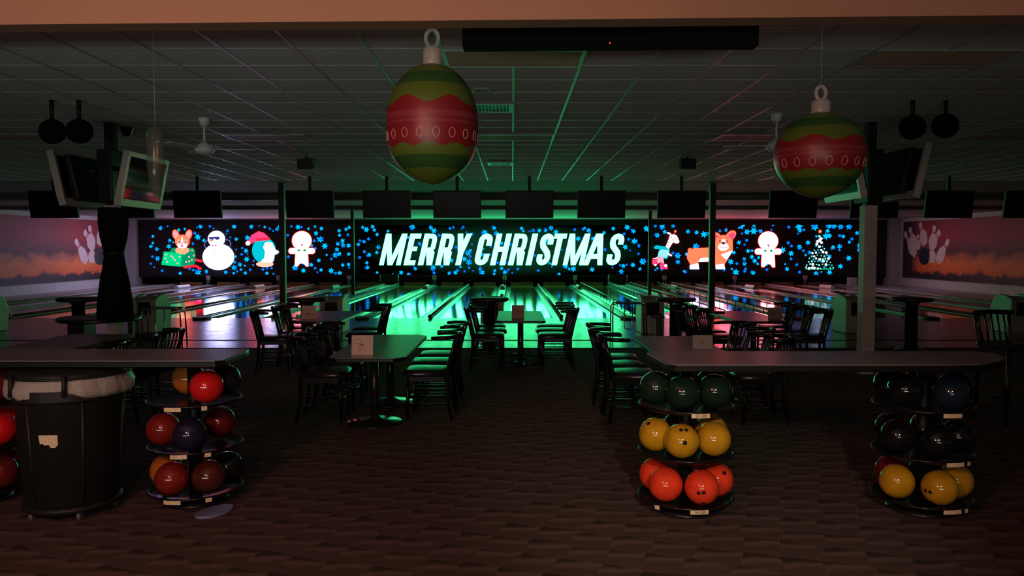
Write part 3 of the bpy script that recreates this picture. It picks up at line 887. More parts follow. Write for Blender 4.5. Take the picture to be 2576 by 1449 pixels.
# ------------------------------------------------------------------ murals on the side walls
def mural_mat():
    m = bpy.data.materials.new('flame_mural_print')
    m.use_nodes = True
    nt = m.node_tree
    bs = nt.nodes['Principled BSDF']
    bs.inputs['Roughness'].default_value = 0.6
    tc = nt.nodes.new('ShaderNodeTexCoord')
    sep = nt.nodes.new('ShaderNodeSeparateXYZ')
    nt.links.new(tc.outputs['Object'], sep.inputs[0])
    nz = nt.nodes.new('ShaderNodeTexNoise'); nz.inputs['Scale'].default_value = 1.1; nz.inputs['Detail'].default_value = 7; nz.inputs['Roughness'].default_value = .65
    mp = nt.nodes.new('ShaderNodeMapping'); mp.inputs['Scale'].default_value = (1, 1, 1.6)
    nt.links.new(tc.outputs['Object'], mp.inputs[0]); nt.links.new(mp.outputs[0], nz.inputs['Vector'])
    ma = nt.nodes.new('ShaderNodeMath'); ma.operation = 'MULTIPLY_ADD'
    nt.links.new(nz.outputs['Fac'], ma.inputs[0]); ma.inputs[1].default_value = 1.15
    nt.links.new(sep.outputs['Z'], ma.inputs[2])
    mr = nt.nodes.new('ShaderNodeMapRange')
    mr.inputs['From Min'].default_value = -.75; mr.inputs['From Max'].default_value = 2.2
    nt.links.new(ma.outputs[0], mr.inputs[0])
    rp = nt.nodes.new('ShaderNodeValToRGB')
    els = rp.color_ramp.elements
    els[0].position = 0.0; els[0].color = (0.01, 0.008, 0.01, 1)
    els[1].position = 1.0; els[1].color = (0.24, 0.035, 0.03, 1)
    for p, c in ((.10, (0.03, .015, .015, 1)), (.14, (.75, .14, .02, 1)), (.26, (.85, .2, .03, 1)), (.36, (.45, .12, .05, 1)), (.42, (.10, .03, .025, 1)), (.62, (.32, .03, .03, 1))):
        e = els.new(p); e.color = c
    nt.links.new(mr.outputs[0], rp.inputs[0])
    # near the far end the print is dark
    mr2 = nt.nodes.new('ShaderNodeMapRange')
    mr2.inputs['From Min'].default_value = 5.9; mr2.inputs['From Max'].default_value = 6.6
    nt.links.new(sep.outputs['Y'], mr2.inputs[0])
    mx = nt.nodes.new('ShaderNodeMixRGB')
    nt.links.new(mr2.outputs[0], mx.inputs[0]); nt.links.new(rp.outputs[0], mx.inputs[1]); mx.inputs[2].default_value = (.03, .02, .022, 1)
    nt.links.new(mx.outputs[0], bs.inputs['Base Color'])
    return m
M_mural = mural_mat()
M_pin = mat('printed_pin_white', (0.72, 0.6, 0.55), 0.6)
M_pinred = mat('printed_pin_red', (0.6, 0.16, 0.12), 0.6)
def pin_outline(L):
    prof = [(0, .0), (.09, .0), (.13, .08), (.19, .3), (.17, .45), (.09, .62), (.065, .72), (.075, .82), (.09, .9), (.06, .98), (0, 1.0)]
    pts = [(r * .62 * L, z * L) for r, z in prof] + [(-r * .62 * L, z * L) for r, z in prof[-2:0:-1]]
    return pts
for sgn, nm in ((-1, 'left'), (1, 'right')):
    zc = 1.62; yc = 29.8
    t = empty('wall_mural', (sgn * (XW - .03), yc, zc), 0, 'long printed mural of flying bowling pins and flames on the %s side wall' % nm, 'mural')
    b = MB(); b.box((-.02, -7.4, -1.31), (.02, 7.4, 1.31)); b.build('print_panel', M_mural, t)
    def MP(px, py):
        d = (XW - .03) * F / (px - CX)
        return d - yc, CAMZ + (HZ - py) * d / F - zc
    for lay, (hx, hy, bx_, by, w) in enumerate(((2386, 602, 2358, 660, .55), (2344.6, 612, 2345, 662, .6), (2274, 584, 2304, 642, .6), (2287, 572, 2303, 628, .62), (2312.5, 560, 2328, 616, .62), (2364, 581, 2340, 622, .62), (2350, 567, 2344, 628, .62), (2309, 590, 2309, 628, .5))):
        hd = Vector(MP(hx, hy)); bd = Vector(MP(bx_, by))
        ax = hd - bd; L = ax.length; u = ax / L; n_ = Vector((-u.y, u.x))
        x = -sgn * (.022 + lay * .002)
        vs = []
        for (r_, z_) in pin_outline(1.0):
            q = bd + u * (z_ * L) + n_ * (r_ * w * 4.6)
            vs.append((x, q.x, q.y))
        t2 = MB(); t2.add(vs, [tuple(range(len(vs)))], 0)
        vs = []
        for (r_, z_) in ((-.05, .66), (.05, .66), (.05, .74), (-.05, .74)):
            q = bd + u * (z_ * L) + n_ * (r_ * w * 4.6)
            vs.append((x - sgn * .001, q.x, q.y))
        t2.add(vs, [(0, 1, 2, 3)], 1)
        t2.build('printed_pin', [M_pin, M_pinred], t)
    b = MB(); n = 24; x = -sgn * .045
    by_, bz_ = MP(2326, 645)
    b.add([(x, by_ + .45 * math.cos(2 * PI * i / n), bz_ + .38 * math.sin(2 * PI * i / n)) for i in range(n)], [tuple(range(n))])
    b.build('printed_ball', mat('printed_ball_black', (.012, .012, .018), .4), t)

# ------------------------------------------------------------------ support posts
def post(px, Y, x, w, top, m, label, z0=ZL):
    b = MB(); b.box((x - w / 2, Y - w / 2, z0), (x + w / 2, Y + w / 2, top))
    return tag(b.build('support_post', m, bevel=.006), label, 'post')
post(0, 20.3, P(712, 700, 20.3).x, .145, ZC, M_darksteel, 'dark square support post behind the chairs of the left far table', ZL + .02)
post(0, 29.7, P(888, 700, 29.7).x, .12, 3.12, M_darksteel, 'dark slim post standing far down the left post platform', ZL + .02)
post(0, 29.7, P(1634, 700, 29.7).x, .12, 3.12, M_darksteel, 'dark slim post standing far down the right post platform', ZL + .02)
post(0, 20.3, P(1790, 700, 20.3).x, .145, ZC, M_darksteel, 'dark square support post behind the chairs of the right far table', ZL + .02)
pr_ = post(0, 10.5, P(2181, 700, 10.5).x, .17, 2.27, M_steel, 'pale square support post under the right pair of hanging monitors', 0)
pl_ = post(0, 10.5, P(288, 700, 10.5).x, .15, 2.27, M_steel, 'pale square post wrapped in black cloth on the left', 0)

for pp, px in ((pr_, 2181), (pl_, 288)):
    x = P(px, 700, 10.5).x
    b = MB(); b.box((x - .06, 10.44, 2.27), (x + .06, 10.56, ZC)); b.build('upper_post', M_black, pp)
    b = MB(); b.box((x - .10, 10.3, 2.30), (x + .10, 10.75, 3.0)); b.build('junction_housing', M_black, pp, bevel=.02)
# black cloth tied round the left post
xc = P(288, 700, 10.5).x
t = empty('wrapped_curtain', (xc, 10.5, 0), 0, 'black cloth tied around the left post, pinched at the middle and flared below', 'curtain')
prof = [(.215, .775), (.20, 1.0), (.17, 1.25), (.135, 1.45), (.115, 1.60), (.118, 1.66), (.16, 1.85), (.175, 2.05), (.17, 2.15), (.165, 2.24)]
pf = []
for i in range(len(prof) - 1):
    for k in range(3):
        s_ = k / 3
        pf.append((prof[i][0] * (1 - s_) + prof[i + 1][0] * s_, prof[i][1] * (1 - s_) + prof[i + 1][1] * s_))
pf.append(prof[-1])
b = MB(); b.lathe(pf, seg=60, rad=lambda r, z, a: r * (1 + .07 * math.sin(11 * a + z * 1.5) + .03 * math.sin(17 * a)))
b.build('cloth', mat('black_cloth', (.004, .004, .005), .95, spec=.1), t)
b = MB(); b.lathe([(.10, 1.60), (.128, 1.605), (.135, 1.63), (.128, 1.655), (.10, 1.66)], seg=24); b.build('tie', M_black, t)
# round shelf table around the left post
t = empty('post_table', (xc - .22, 10.5, 0), 0, 'dark round table ringed around the cloth-wrapped left post', 'table')
b = MB(); b.lathe([(.1, .72), (.50, .72), (.515, .735), (.515, .757), (.50, .77), (.1, .77)], seg=40, smooth=False); b.build('tabletop', M_edge, t)
b = MB(); b.box((-.32, -.2, 0), (-.1, .1, .72)); b.box((-.36, -.24, .0), (-.06, .14, .03)); b.build('leg_box', M_black, t)

# ------------------------------------------------------------------ monitors on the near posts
def big_monitor(x, y, z, face, label, postx):
    # face +1: screen looks to +x and down
    t = empty('hanging_monitor', (x, y, z), 0, label, 'monitor', 'silver-framed monitors on the posts', rot=(0, R(12) * face, 0))
    w, h, d = 1.12, .70, .085
    s_ = face
    b = MB()
    b.box((-d / 2, -w / 2, -h / 2), (d / 2, w / 2, -h / 2 + .09))
    b.box((-d / 2, -w / 2, h / 2 - .06), (d / 2, w / 2, h / 2))
    b.box((-d / 2, -w / 2, -h / 2 + .09), (d / 2, -w / 2 + .05, h / 2 - .06))
    b.box((-d / 2, w / 2 - .05, -h / 2 + .09), (d / 2, w / 2, h / 2 - .06))
    b.build('bezel', mat('silver_bezel', (.42, .44, .42), .35, metal=.2), t, bevel=.006)
    b = MB(); b.box((-d / 2 + .02, -w / 2 + .04, -h / 2 + .08), (d / 2 - .012, w / 2 - .04, h / 2 - .05)) if face > 0 else b.box((-d / 2 + .012, -w / 2 + .04, -h / 2 + .08), (d / 2 - .02, w / 2 - .04, h / 2 - .05))
    b.build('glass', mat('monitor_glass', (.004, .005, .005), .05, spec=.35), t)
    b = MB()
    b.box((-s_ * d / 2 - (.1 if s_ > 0 else 0), -w * .35, -h * .42), (-s_ * d / 2 + (0 if s_ > 0 else .1), w * .35, h * .42))
    b.build('rear_housing', M_black, t, bevel=.03)
    Mi = (Matrix.Translation((x, y, z)) @ Matrix.Rotation(R(12) * face, 4, 'Y')).inverted()
    q = Mi @ Vector((postx + (.09 if face > 0 else -.1), 10.45, z + .18))
    b = MB(); b.tube([(-s_ * .13, 0, .1), q], .03, 8); b.build('mount_arm', M_black, t)
    return t
pl = P(267, 440, 9.6)
big_monitor(pl.x + .12, 10.3, pl.z - .02, 1, 'silver-framed monitor left of the lanes, its green-lit glass turned toward the middle', P(288, 700, 10.5).x)
big_monitor(pl.x - .70, 10.3, pl.z - .02, -1, 'silver-framed monitor back to back with the green-lit one on the left post', P(288, 700, 10.5).x)
pr = P(2185, 425, 9.6)
big_monitor(pr.x - .05, 10.3, pr.z, -1, 'silver-framed monitor on the right post mirroring the screen, half behind the red and green ornament', P(2181, 700, 10.5).x)
big_monitor(pr.x + .74, 10.3, pr.z, 1, 'dark monitor back to back with the mirroring one on the right post', P(2181, 700, 10.5).x)

# ceiling disc speakers
for px, py, lab in ((132, 331, 'black round speaker on the left ceiling, the left one of the two'), (200, 330, 'black round speaker on the left ceiling, the one nearer the monitors'),
                    (2295, 320, 'dim black round speaker on the right ceiling, nearer the monitors'), (2378, 316, 'dim black round speaker on the right ceiling, the far right one')):
    p = P(px, py, 8.9)
    t = empty('round_speaker', (p.x, p.y, p.z), 0, lab, 'speaker', 'round ceiling speakers')
    b = MB(); b.sphere((0, 0, 0), .152, 24, 14, sc=(1, .7, .92)); b.build('shell', mat('black_mesh_cover', (.005, .005, .005), .9, spec=.05), t)
    b = MB(); b.tube([(0, 0, .12), (0, 0, ZC - p.z - .002)], .025, 8); b.build('bracket', M_black, t)

# overhead scoring monitors
TVN = [(135, 'far left, in front of the left mural'), (326, 'just behind the green-lit glass monitor on the left post'), (497, 'above the corgi in the gift box'), (780, 'above the left gingerbread figure'), (973, 'above the first letters of MERRY'),
       (1150, 'above the end of MERRY'), (1332, 'above the middle of CHRISTMAS'), (1513, 'above the last letters of CHRISTMAS'), (1714, 'above the skating giraffe'),
       (1995, 'right of the standing corgi, partly behind the right ornament'), (2200, 'behind the right support post'), (2387, 'in front of the right mural'), (2586, 'cut by the right edge of the view')]
for i, (px, n) in enumerate(TVN):
    p = P(px, 514, 18.3)
    t = empty('scoring_monitor', (p.x, 18.3, p.z), 0, 'flat black overhead scoring monitor ' + n, 'monitor', 'overhead scoring monitors')
    mt = Matrix.Rotation(R(9), 4, 'X')
    b = MB(); b.box((-.56, -.035, -.32), (.56, .035, .32), mtx=mt); b.build('frame', M_black, t, bevel=.008)
    b = MB(); b.box((-.53, -.038, -.29), (.53, -.034, .29), mtx=mt); b.build('display', M_screen, t)
    b = MB(); b.box((-.035, 0.0, .28), (.035, .06, ZC - p.z - .001)); b.build('stem', M_black, t)
    b = MB(); b.box((-.12, 0.03, -.12), (.12, .08, .12)); b.build('mount_plate', M_black, t)

p = G(318, 320, ZC)
b = MB(); b.lathe([(.001, -.13), (.04, -.12), (.07, -.08), (.075, -.03), (.09, -.025), (.09, -.006)], (p.x, p.y, ZC), 24)
tag(b.build('dome_camera', mat('black_gloss_dome', (.01, .01, .01), .1)), 'small black dome camera under the ceiling right of the left round speakers', 'camera')
# hanging box speakers
for px, n in ((769, 'left'), (1730, 'right')):
    p = P(px, 411, 14.3)
    t = empty('box_speaker', (p.x, 14.3, p.z), 0, 'small black box speaker under the ceiling, %s of the middle' % n, 'speaker', 'small box speakers')
    b = MB(); b.box((-.135, -.1, -.1), (.135, .1, .09), mtx=Matrix.Rotation(R(8), 4, 'X')); b.build('cabinet', M_black, t, bevel=.01)
    b = MB(); b.tube([(0, .02, .08), (0, .02, ZC - p.z - .001)], .02, 8); b.build('bracket', M_black, t)

# ceiling fans
def fan(px, py, rot, lab):
    p = G(px, py, ZC)
    t = empty('ceiling_fan', (p.x, p.y, ZC), 0, lab, 'ceiling fan', 'white ceiling fans')
    M_f = mat('white_enamel', (.85, .85, .85), .35)
    b = MB(); b.lathe([(.02, -.10), (.045, -.09), (.07, -.03), (.07, -.001)], seg=20); b.build('canopy', M_f, t)
    b = MB(); b.tube([(0, 0, -.09), (0, 0, -.32)], .014, 8); b.build('rod', M_f, t)
    b = MB(); b.lathe([(.03, -.30), (.06, -.33), (.12, -.37), (.13, -.41), (.10, -.45), (.04, -.47), (.005, -.475)][::-1], seg=24); b.build('motor', M_f, t)
    for k in range(3):
        a = rot + 2 * PI * k / 3
        b = MB(); mt = Matrix.Rotation(a, 4, 'Z') @ Matrix.Rotation(R(12), 4, 'X')
        b.prism([(.1, -.025), (.2, -.05), (.6, -.062), (.64, -.04), (.64, .04), (.6, .055), (.2, .045), (.1, .025)], -.395, -.387)
        b.v = [tuple(mt @ (Vector(v) + Vector((0, 0, .39))) - Vector((0, 0, .39))) for v in b.v]
        b.build('blade', M_f, t)
fan(513, 297, R(8), 'white three-blade ceiling fan left, before the unlit orange-tinted ceiling light')
fan(1954, 287, R(40), 'white three-blade ceiling fan right, partly behind the right ornament')

# troffers
for (x0, y0, n) in ((-.595, 6.61, 'large, just behind the black bar housing in the middle'), (3.065, 6.61, 'dim, near the beam at the upper right'),
                 (-.595, 11.49, 'small and green-tinted in the middle, behind the big ornament'), (-4.255, 11.49, 'left, beside the left ceiling fan'), (3.065, 11.49, 'right, beside the right ceiling fan'),
                 (-7.915, 11.49, 'far left, beside the round speakers'), (6.725, 11.49, 'far right edge')):
    t = empty('ceiling_light', (x0, y0, ZC), 0, 'unlit flat rectangular ceiling light, ' + n, 'ceiling light', 'unlit ceiling lights')
    b = MB()
    b.box((0, 0, -.022), (1.22, .03, -.0125)); b.box((0, .58, -.022), (1.22, .61, -.0125)); b.box((0, .03, -.022), (.03, .58, -.0125)); b.box((1.19, .03, -.022), (1.22, .58, -.0125))
    b.build('frame', M_tbar, t)
    b = MB(); b.box((.03, .03, -.018), (1.19, .58, -.0125)); b.build('diffuser', M_troffer, t)
# vents
for (x0, y0, n) in ((-.595, 9.05, 'in front, right of the big ornament'), (-.595, 15.15, 'far back toward the lanes')):
    t = empty('ceiling_vent', (x0 + .12, y0, ZC), 0, 'slatted metal ceiling vent ' + n, 'vent', 'ceiling vents')
    b = MB(); b.box((0, 0, -.025), (.49, .03, -.0125)); b.box((0, .5, -.025), (.49, .53, -.0125)); b.box((0, .03, -.025), (.05, .5, -.0125)); b.box((.44, .03, -.025), (.49, .5, -.0125)); b.build('frame', M_tbar, t)
    b = MB(); b.box((.05, .03, -.014), (.44, .5, -.0125)); b.build('duct', M_black, t)
    for k in range(9):
        b = MB(); b.box((.07 + k * .042, .03, -.024), (.078 + k * .042, .5, -.014)); b.build('slat', M_tbar, t)
for px, py, n in ((1214, 223, 'beside the big ornament'), (700, 333, 'above the left ceiling light'), (1780, 323, 'left of the right ceiling fan')):
    p = G(px, py, ZC)
    b = MB(); b.lathe([(.08, -.014), (.085, -.022), (.105, -.022), (.11, -.0125)], (p.x, p.y, ZC), 28); 
    b.lathe([(.001, -.0135), (.08, -.0135)], (p.x, p.y, ZC), 28)
    tag(b.build('recessed_downlight', M_steel), 'small round recessed ceiling fitting ' + n, 'downlight', 'recessed ceiling fittings')

# long black housing under the ceiling
t = empty('sign_housing', (P(1531, 92, 5.0).x, 4.98, P(1531, 92, 5.0).z), R(-1.6), 'long black unlit bar-shaped box hanging just behind the tan beam', 'sign housing')
b = MB(); b.box((-.92, -.06, -.08), (.92, .06, .077)); b.build('case', mat('matt_black_case', (.004, .004, .004), .8, spec=.1), t, bevel=.004)
for sx in (-.7, .7):
    b = MB(); b.tube([(sx, 0, .07), (sx, 0, ZC - t.location.z - .001)], .012, 8); b.build('hanger', M_black, t)
b = MB(); b.sphere((-.0, -.062, -.06), .005, 8, 6); b.build('standby_light', led('standby', (1, .12, .05), 1.2), t)

# ------------------------------------------------------------------ hanging ornaments
M_og = mat('ornament_lime', (.075, .13, .016), .42)
M_og2 = mat('ornament_green', (.02, .08, .016), .42)
M_or = mat('ornament_red', (.19, .010, .015), .42)
M_op = mat('ornament_pink', (.22, .03, .045), .42)
M_cl = mat('clear_vinyl', (.5, .48, .46), .2, alpha=.55)
def ornament(px, cyp, Y, hw, top, bot, pointy, lab, capy):
    s_ = Y / F
    c = P(px, cyp, Y)
    t = empty('hanging_ornament', tuple(c), 0, lab, 'ornament', 'inflatable ball ornaments')
    rx = hw * s_
    zt = (cyp - top) * s_; zbm = (bot - cyp) * s_
    low = (lambda u: (1 - min(1, abs(u)) ** 2.9) ** .72) if pointy else (lambda u: (1 - min(1, abs(u)) ** 1.95) ** .57)
    n = 130; prof = []
    for i in range(n + 1):
        u = -1 + 2 * i / n
        if u < 0:
            r = low(u)
            z = u * zbm
        else:
            r = (1 - abs(u) ** 2.1) ** .5
            z = u * zt
        prof.append((max(rx * r, 1e-5), z))
    H = zt + zbm
    def mf(z, a):
        u = (z + zbm) / H
        sc = .012 * abs(math.sin(4 * a)) * 2.5
        w = .012 * math.sin(8 * a)
        if u < .12: return 0
        if u < .22: return 1
        if u < .28 + .035 * abs(math.sin(5 * a)) - .0: return 0
        if u < .47: return 2
        if u < .50: return 3
        if u < .51: return 2
        if u < .53: return (2 if int(a / (2 * PI) * 160) % 2 else 3)
        if u < .57: return 3
        if u < .66 + .03 * math.cos(6 * a): return 2
        if u < .80: return 0
        if u < .9: return 1
        return 0
    b = MB(); b.lathe(prof, seg=220, matfn=mf); b.build('body', [M_og, M_og2, M_or, M_op], t)
    # white loops printed on the red band
    b = MB()
    for k in range(18):
        a = 2 * PI * k / 18
        u = .39
        z = u * H - zbm
        pts = []
        for q in range(12):
            th = 2 * PI * q / 12
            zz = z + .026 * math.sin(th); aa = a + .07 * math.cos(th)
            if zz < 0: r3 = rx * low(zz / zbm)
            else: r3 = rx * (1 - abs(zz / zt) ** 2.1) ** .5
            pts.append(((r3 + .0005) * math.cos(aa), (r3 + .0005) * math.sin(aa), zz))
        b.tube(pts, .0016, 5, closed=True)
    b.build('loop_print', mat('ornament_white_print', (.75, .45, .45), .5), t)
    cw = 23 * s_
    z0 = zt - .01; z1 = (cyp - capy) * s_
    b = MB(); b.lathe([(cw * .98, z0 - .01), (cw, z0 + .02), (cw, z0 + (z1 - z0) * .42), (cw * .8, z0 + (z1 - z0) * .5), (cw * .2, z0 + (z1 - z0) * .52)], seg=24); b.build('cap', M_cl, t)
    zr = z0 + (z1 - z0) * .75; rr = (z1 - z0) * .22
    b = MB(); b.tube([(rr * .8 * math.cos(2 * PI * k / 20), 0, zr + rr * 1.1 * math.sin(2 * PI * k / 20)) for k in range(20)], .012, 8, closed=True); b.build('hanging_loop', M_cl, t)
    b = MB(); b.tube([(0, 0, zr + rr), (0, 0, (3.37 if Y > 4.2 else 3.6) - c.z - .001)], .0015, 6); b.build('string', M_cl, t)
    return t
ornament(1088, 315, 4.45, 114, 165, 463, True, 'large green and red egg-shaped ornament with a pointed bottom, hanging left of the middle', 80)
ornament(2062, 392, 4.75, 110, 285, 498, False, 'rounder green and red ball ornament hanging before the right post', 220)
c = P(392, 400, 5.2)
t = empty('icicle_ornament', tuple(c), 0, 'dim translucent slender hanging ornament with a green highlight bead, right of the left monitor', 'ornament')
M_ic = mat('smoky_vinyl', (.10, .13, .10), .15, alpha=.35)
b = MB(); b.lathe([(.001, -.25), (.02, -.235), (.045, -.17), (.058, -.05), (.058, .1), (.05, .19), (.02, .215), (.001, .22)], seg=24); b.build('body', M_ic, t)
b = MB(); b.sphere((0, 0, -.245), .012, 12, 8); b.build('tip', mat('green_highlight', (.1, .6, .2), .1, metal=.8), t)  # the green highlight at the tip, put in as a coloured bead
b = MB(); b.tube([(0, 0, .22), (0, 0, 3.37 - c.z - .001)], .0015, 6); b.build('string', M_cl, t)

# ------------------------------------------------------------------ chairs
def make_chair():
    t = empty('dining_chair')
    b = MB()
    # padded seat
    pts = [(-.2, -.19), (.2, -.19), (.225, .1), (.215, .2), (.17, .235), (-.17, .235), (-.215, .2), (-.225, .1)]
    lv = [(1.0, .435), (1.02, .455), (1.0, .475), (.93, .488), (.8, .493)]
    vs = []
    for s_, z in lv:
        for p in pts: vs.append((p[0] * s_, p[1] * s_ + .01, z))
    n = 8
    fs = [tuple(range(n - 1, -1, -1))]
    for i in range(len(lv) - 1):
        for k in range(n): fs.append((i * n + k, i * n + (k + 1) % n, (i + 1) * n + (k + 1) % n, (i + 1) * n + k))
    fs.append(tuple((len(lv) - 1) * n + k for k in range(n)))
    b.add(vs, fs, 0, True)
    b.build('seat', M_vinyl, t)
    b = MB()
    b.box((-.2, -.17, .385), (-.18, .2, .434)); b.box((.18, -.17, .385), (.2, .2, .434)); b.box((-.18, .18, .385), (.18, .2, .434)); b.box((-.17, -.18, .385), (.17, -.16, .434))
    b.build('seat_frame', M_wood, t)
    for sx in (-1, 1):
        b = MB(); b.tube([(sx * .2, .2, 0), (sx * .195, .19, .43)], [.014, .019], 8); b.build('leg', M_wood, t)
        b = MB(); b.tube([(sx * .19, -.24, 0), (sx * .185, -.2, .2), (sx * .185, -.19, .43), (sx * .2, -.24, .65), (sx * .215, -.29, .83)], [.014, .018, .02, .018, .017], 8); b.build('leg', M_wood, t)
        for z in (.16, .24):
            b = MB(); b.tube([(sx * .19, -.2, z), (sx * .195, .19, z)], .009, 6); b.build('stretcher', M_wood, t)
    b = MB(); b.tube([(-.19, .19, .2), (.19, .19, .2)], .009, 6); b.build('stretcher', M_wood, t)
    # wrap-round top rail
    pts = []
    for k in range(15):
        a = PI * (k / 14) 
        x = -.238 * math.cos(a); y = -.14 - .17 * math.sin(a) ** .8
        pts.append((x, y, .84 - .02 * abs(math.cos(a))))
    pts = [(-.215, -.05, .815)] + pts + [(.215, -.05, .815)]
    b = MB(); b.tube(pts, [.022] + [.025] * 15 + [.022], 10, rx=.8); b.build('top_rail', M_wood, t)
    for k in range(5):
        u = (k - 2)
        b = MB()
        x0, x1 = u * .055, u * .075
        b.tube([(x0, -.185, .42), (x0 * 1.1, -.215, .55), (x1, -.265, .70), (x1, -.30 + .01 * abs(u), .835)], .011, 6, rx=.6)
        b.build('slat', M_wood, t)
    return t
proto = make_chair()
first = [True]
def chair(x, y, rz, label, group, z=0):
    c = proto if first[0] else copy_tree(proto)
    first[0] = False
    c.location = (x, y, z); c.rotation_euler = (0, 0, R(rz))
    tag(c, label, 'chair', group)
    return c
ordn = ['nearest', 'middle', 'farthest']
def row(xs, ys, rz, where, jit=0):
    for i, y in enumerate(ys):
        x = xs[i] if isinstance(xs, (list, tuple)) else xs
        r = rz[i] if isinstance(rz, (list, tuple)) else rz
        n = ordn if len(ys) == 3 else ['nearer', 'farther']
        chair(x, y, r, 'black slat-back chair, %s of %s %s' % (n[i], 'three' if len(ys) == 3 else 'two', where), 'black slat-back chairs')
row([-1.88, -1.86, -1.9], [7.75, 8.32, 8.9], [-88, -92, -86], 'left of the near left table')
row([-.83, -.84, -.82], [7.83, 8.42, 9.0], [88, 92, 90], 'right of the near left table')
row([-.36, -.33, -.35], [11.05, 11.66, 12.27], [-90, -88, -92], 'left of the middle green-lit table')
row([.63, .61, .64], [11.05, 11.66, 12.27], [90, 92, 88], 'right of the middle green-lit table')
row([-3.28, -3.18, -3.2], [10.75, 11.35, 11.95], [-82, -78, -84], 'left of the far left table')
row([-2.13, -2.17], [11.2, 11.9], [95, 90], 'right of the far left table')
row([1.17, 1.14, 1.16], [7.65, 8.2, 8.75], [-88, -84, -96], 'left of the near right table')
row([2.42, 2.47, 2.4], [7.6, 8.3, 8.95], [90, 80, 104], 'right of the near right table')
row([2.92, 2.86, 2.83], [10.85, 11.45, 12.0], [-82, -80, -84], 'left of the far right table')
row([4.15, 4.12, 4.1], [10.9, 11.5, 12.15], [78, 84, 86], 'right of the far right table')
row([-3.86, -3.84, -3.85], [7.0, 7.6, 8.2], [88, 92, 86], 'beside the table behind the left counter')

# ------------------------------------------------------------------ tables
def dining_table(x, y0, y1, w, z, m, lab, feet='disk', cut=.1):
    t = empty('dining_table', (x, (y0 + y1) / 2, 0), 0, lab, 'table', 'rectangular dining tables')
    L = (y1 - y0) / 2; W = w / 2
    pts = [(-W, -L + cut), (-W + cut, -L), (W - cut, -L), (W, -L + cut), (W, L - cut), (W - cut, L), (-W + cut, L), (-W, L - cut)]
    b = MB(); b.prism(pts, z - .035, z - .002); b.build('edge_band', M_edge, t, bevel=.006)
    p2 = [(p[0] * .985, p[1] * .993) for p in pts]
    b = MB(); b.prism(p2, z - .003, z); b.build('tabletop', m, t)
    for s_ in (-1, 1):
        py = s_ * L * .5
        b = MB(); b.tube([(0, py, .03), (0, py, z - .04)], .04, 14); b.box((-.18, py - .12, z - .05), (.18, py + .12, z - .036)); b.build('pedestal', M_iron, t)
        b = MB()
        if feet == 'disk':
            b.lathe([(.27, 0), (.275, .012), (.25, .022), (.1, .035), (.05, .06), (.04, .08)], (0, py, 0), 36)
        else:
            for k in range(4):
                a = PI / 4 + k * PI / 2 if False else k * PI / 2 + .25
                b.tube([(.03 * math.cos(a), py + .03 * math.sin(a), .06), (.32 * math.cos(a), py + .32 * math.sin(a), .022)], [.035, .022], 8, rx=.6)
            b.lathe([(.05, .02), (.05, .08)], (0, py, 0), 16)
        b.build('foot', M_iron, t)
    return t
dining_table(-1.335, 7.02, 8.97, .72, .70, M_table, 'grey rectangular table with a menu card, near and left of the aisle')
dining_table(.125, 10.66, 12.4, .68, .70, M_tablegrey, 'rectangular table gleaming green in the middle of the room', feet='cross', cut=.05)
dining_table(-2.70, 10.6, 12.4, .70, .70, M_tablegrey, 'rectangular table with a blue and pink sheen, far left row')
dining_table(1.72, 7.02, 8.83, .72, .70, M_table, 'grey rectangular table behind the right counter, near and right of the aisle', cut=.06)
dining_table(3.44, 10.6, 12.4, .70, .70, M_table, 'rectangular table in the far right row before the red glow')
dining_table(-4.76, 6.9, 9.05, .78, .70, M_table, 'grey rectangular table behind the left counter beside the wrapped post')

# menu cards
def card(px, py, Y, z, w, h, lab, m=M_paper, rz=0):
    p = P(px, py, Y)
    t = empty('menu_card', (p.x, Y, z), R(rz), lab, 'menu card', 'menu cards on tables')
    b = MB(); mt = Matrix.Rotation(R(-8), 4, 'X')
    b.box((-w / 2, -.002, 0.0), (w / 2, .002, h), mtx=mt)
    b.build('sheet', m, t)
    b = MB(); b.box((-w * .42, -.03, 0), (w * .42, .05, .006)); b.build('holder_foot', mat('clear_acrylic', (.6, .5, .45), .15, alpha=.6), t)
    b = MB()
    r3 = random.Random(int(px))
    b.tube([mt @ Vector((-w * .22 + w * .2 * math.cos(2 * PI * k / 18), -.003, h * .68 + h * .1 * math.sin(2 * PI * k / 18))) for k in range(18)], .0018, 5, closed=True)
    for k in range(7):
        x = -w * .25 + r3.random() * w * .3; z_ = h * .2 + r3.random() * h * .32
        b.tube([mt @ Vector((x, -.003, z_)), mt @ Vector((x + w * .07, -.003, z_ + h * .06)), mt @ Vector((x + w * .12, -.003, z_ - h * .03))], .003, 5)
    b.build('print', M_red, t)
card(911, 880, 7.25, .7, .2, .185, 'cream menu card with red print on the near edge of the near left table')
card(776, 797, 10.95, .7, .2, .19, 'small cream menu card on the far left table')
card(1303, 795, 11.2, .7, .18, .18, 'small dark menu card in the middle of the central table', m=mat('brown_card', (.3, .16, .12), .6))
card(1768, 872, 7.75, .7, .2, .13, 'dim menu card on the table behind the right counter', m=mat('grey_card', (.22, .2, .2), .6))
card(1950, 793, 11.0, .7, .2, .16, 'dim grey menu card on the far right table', m=mat('grey_card', (.22, .2, .2), .6))

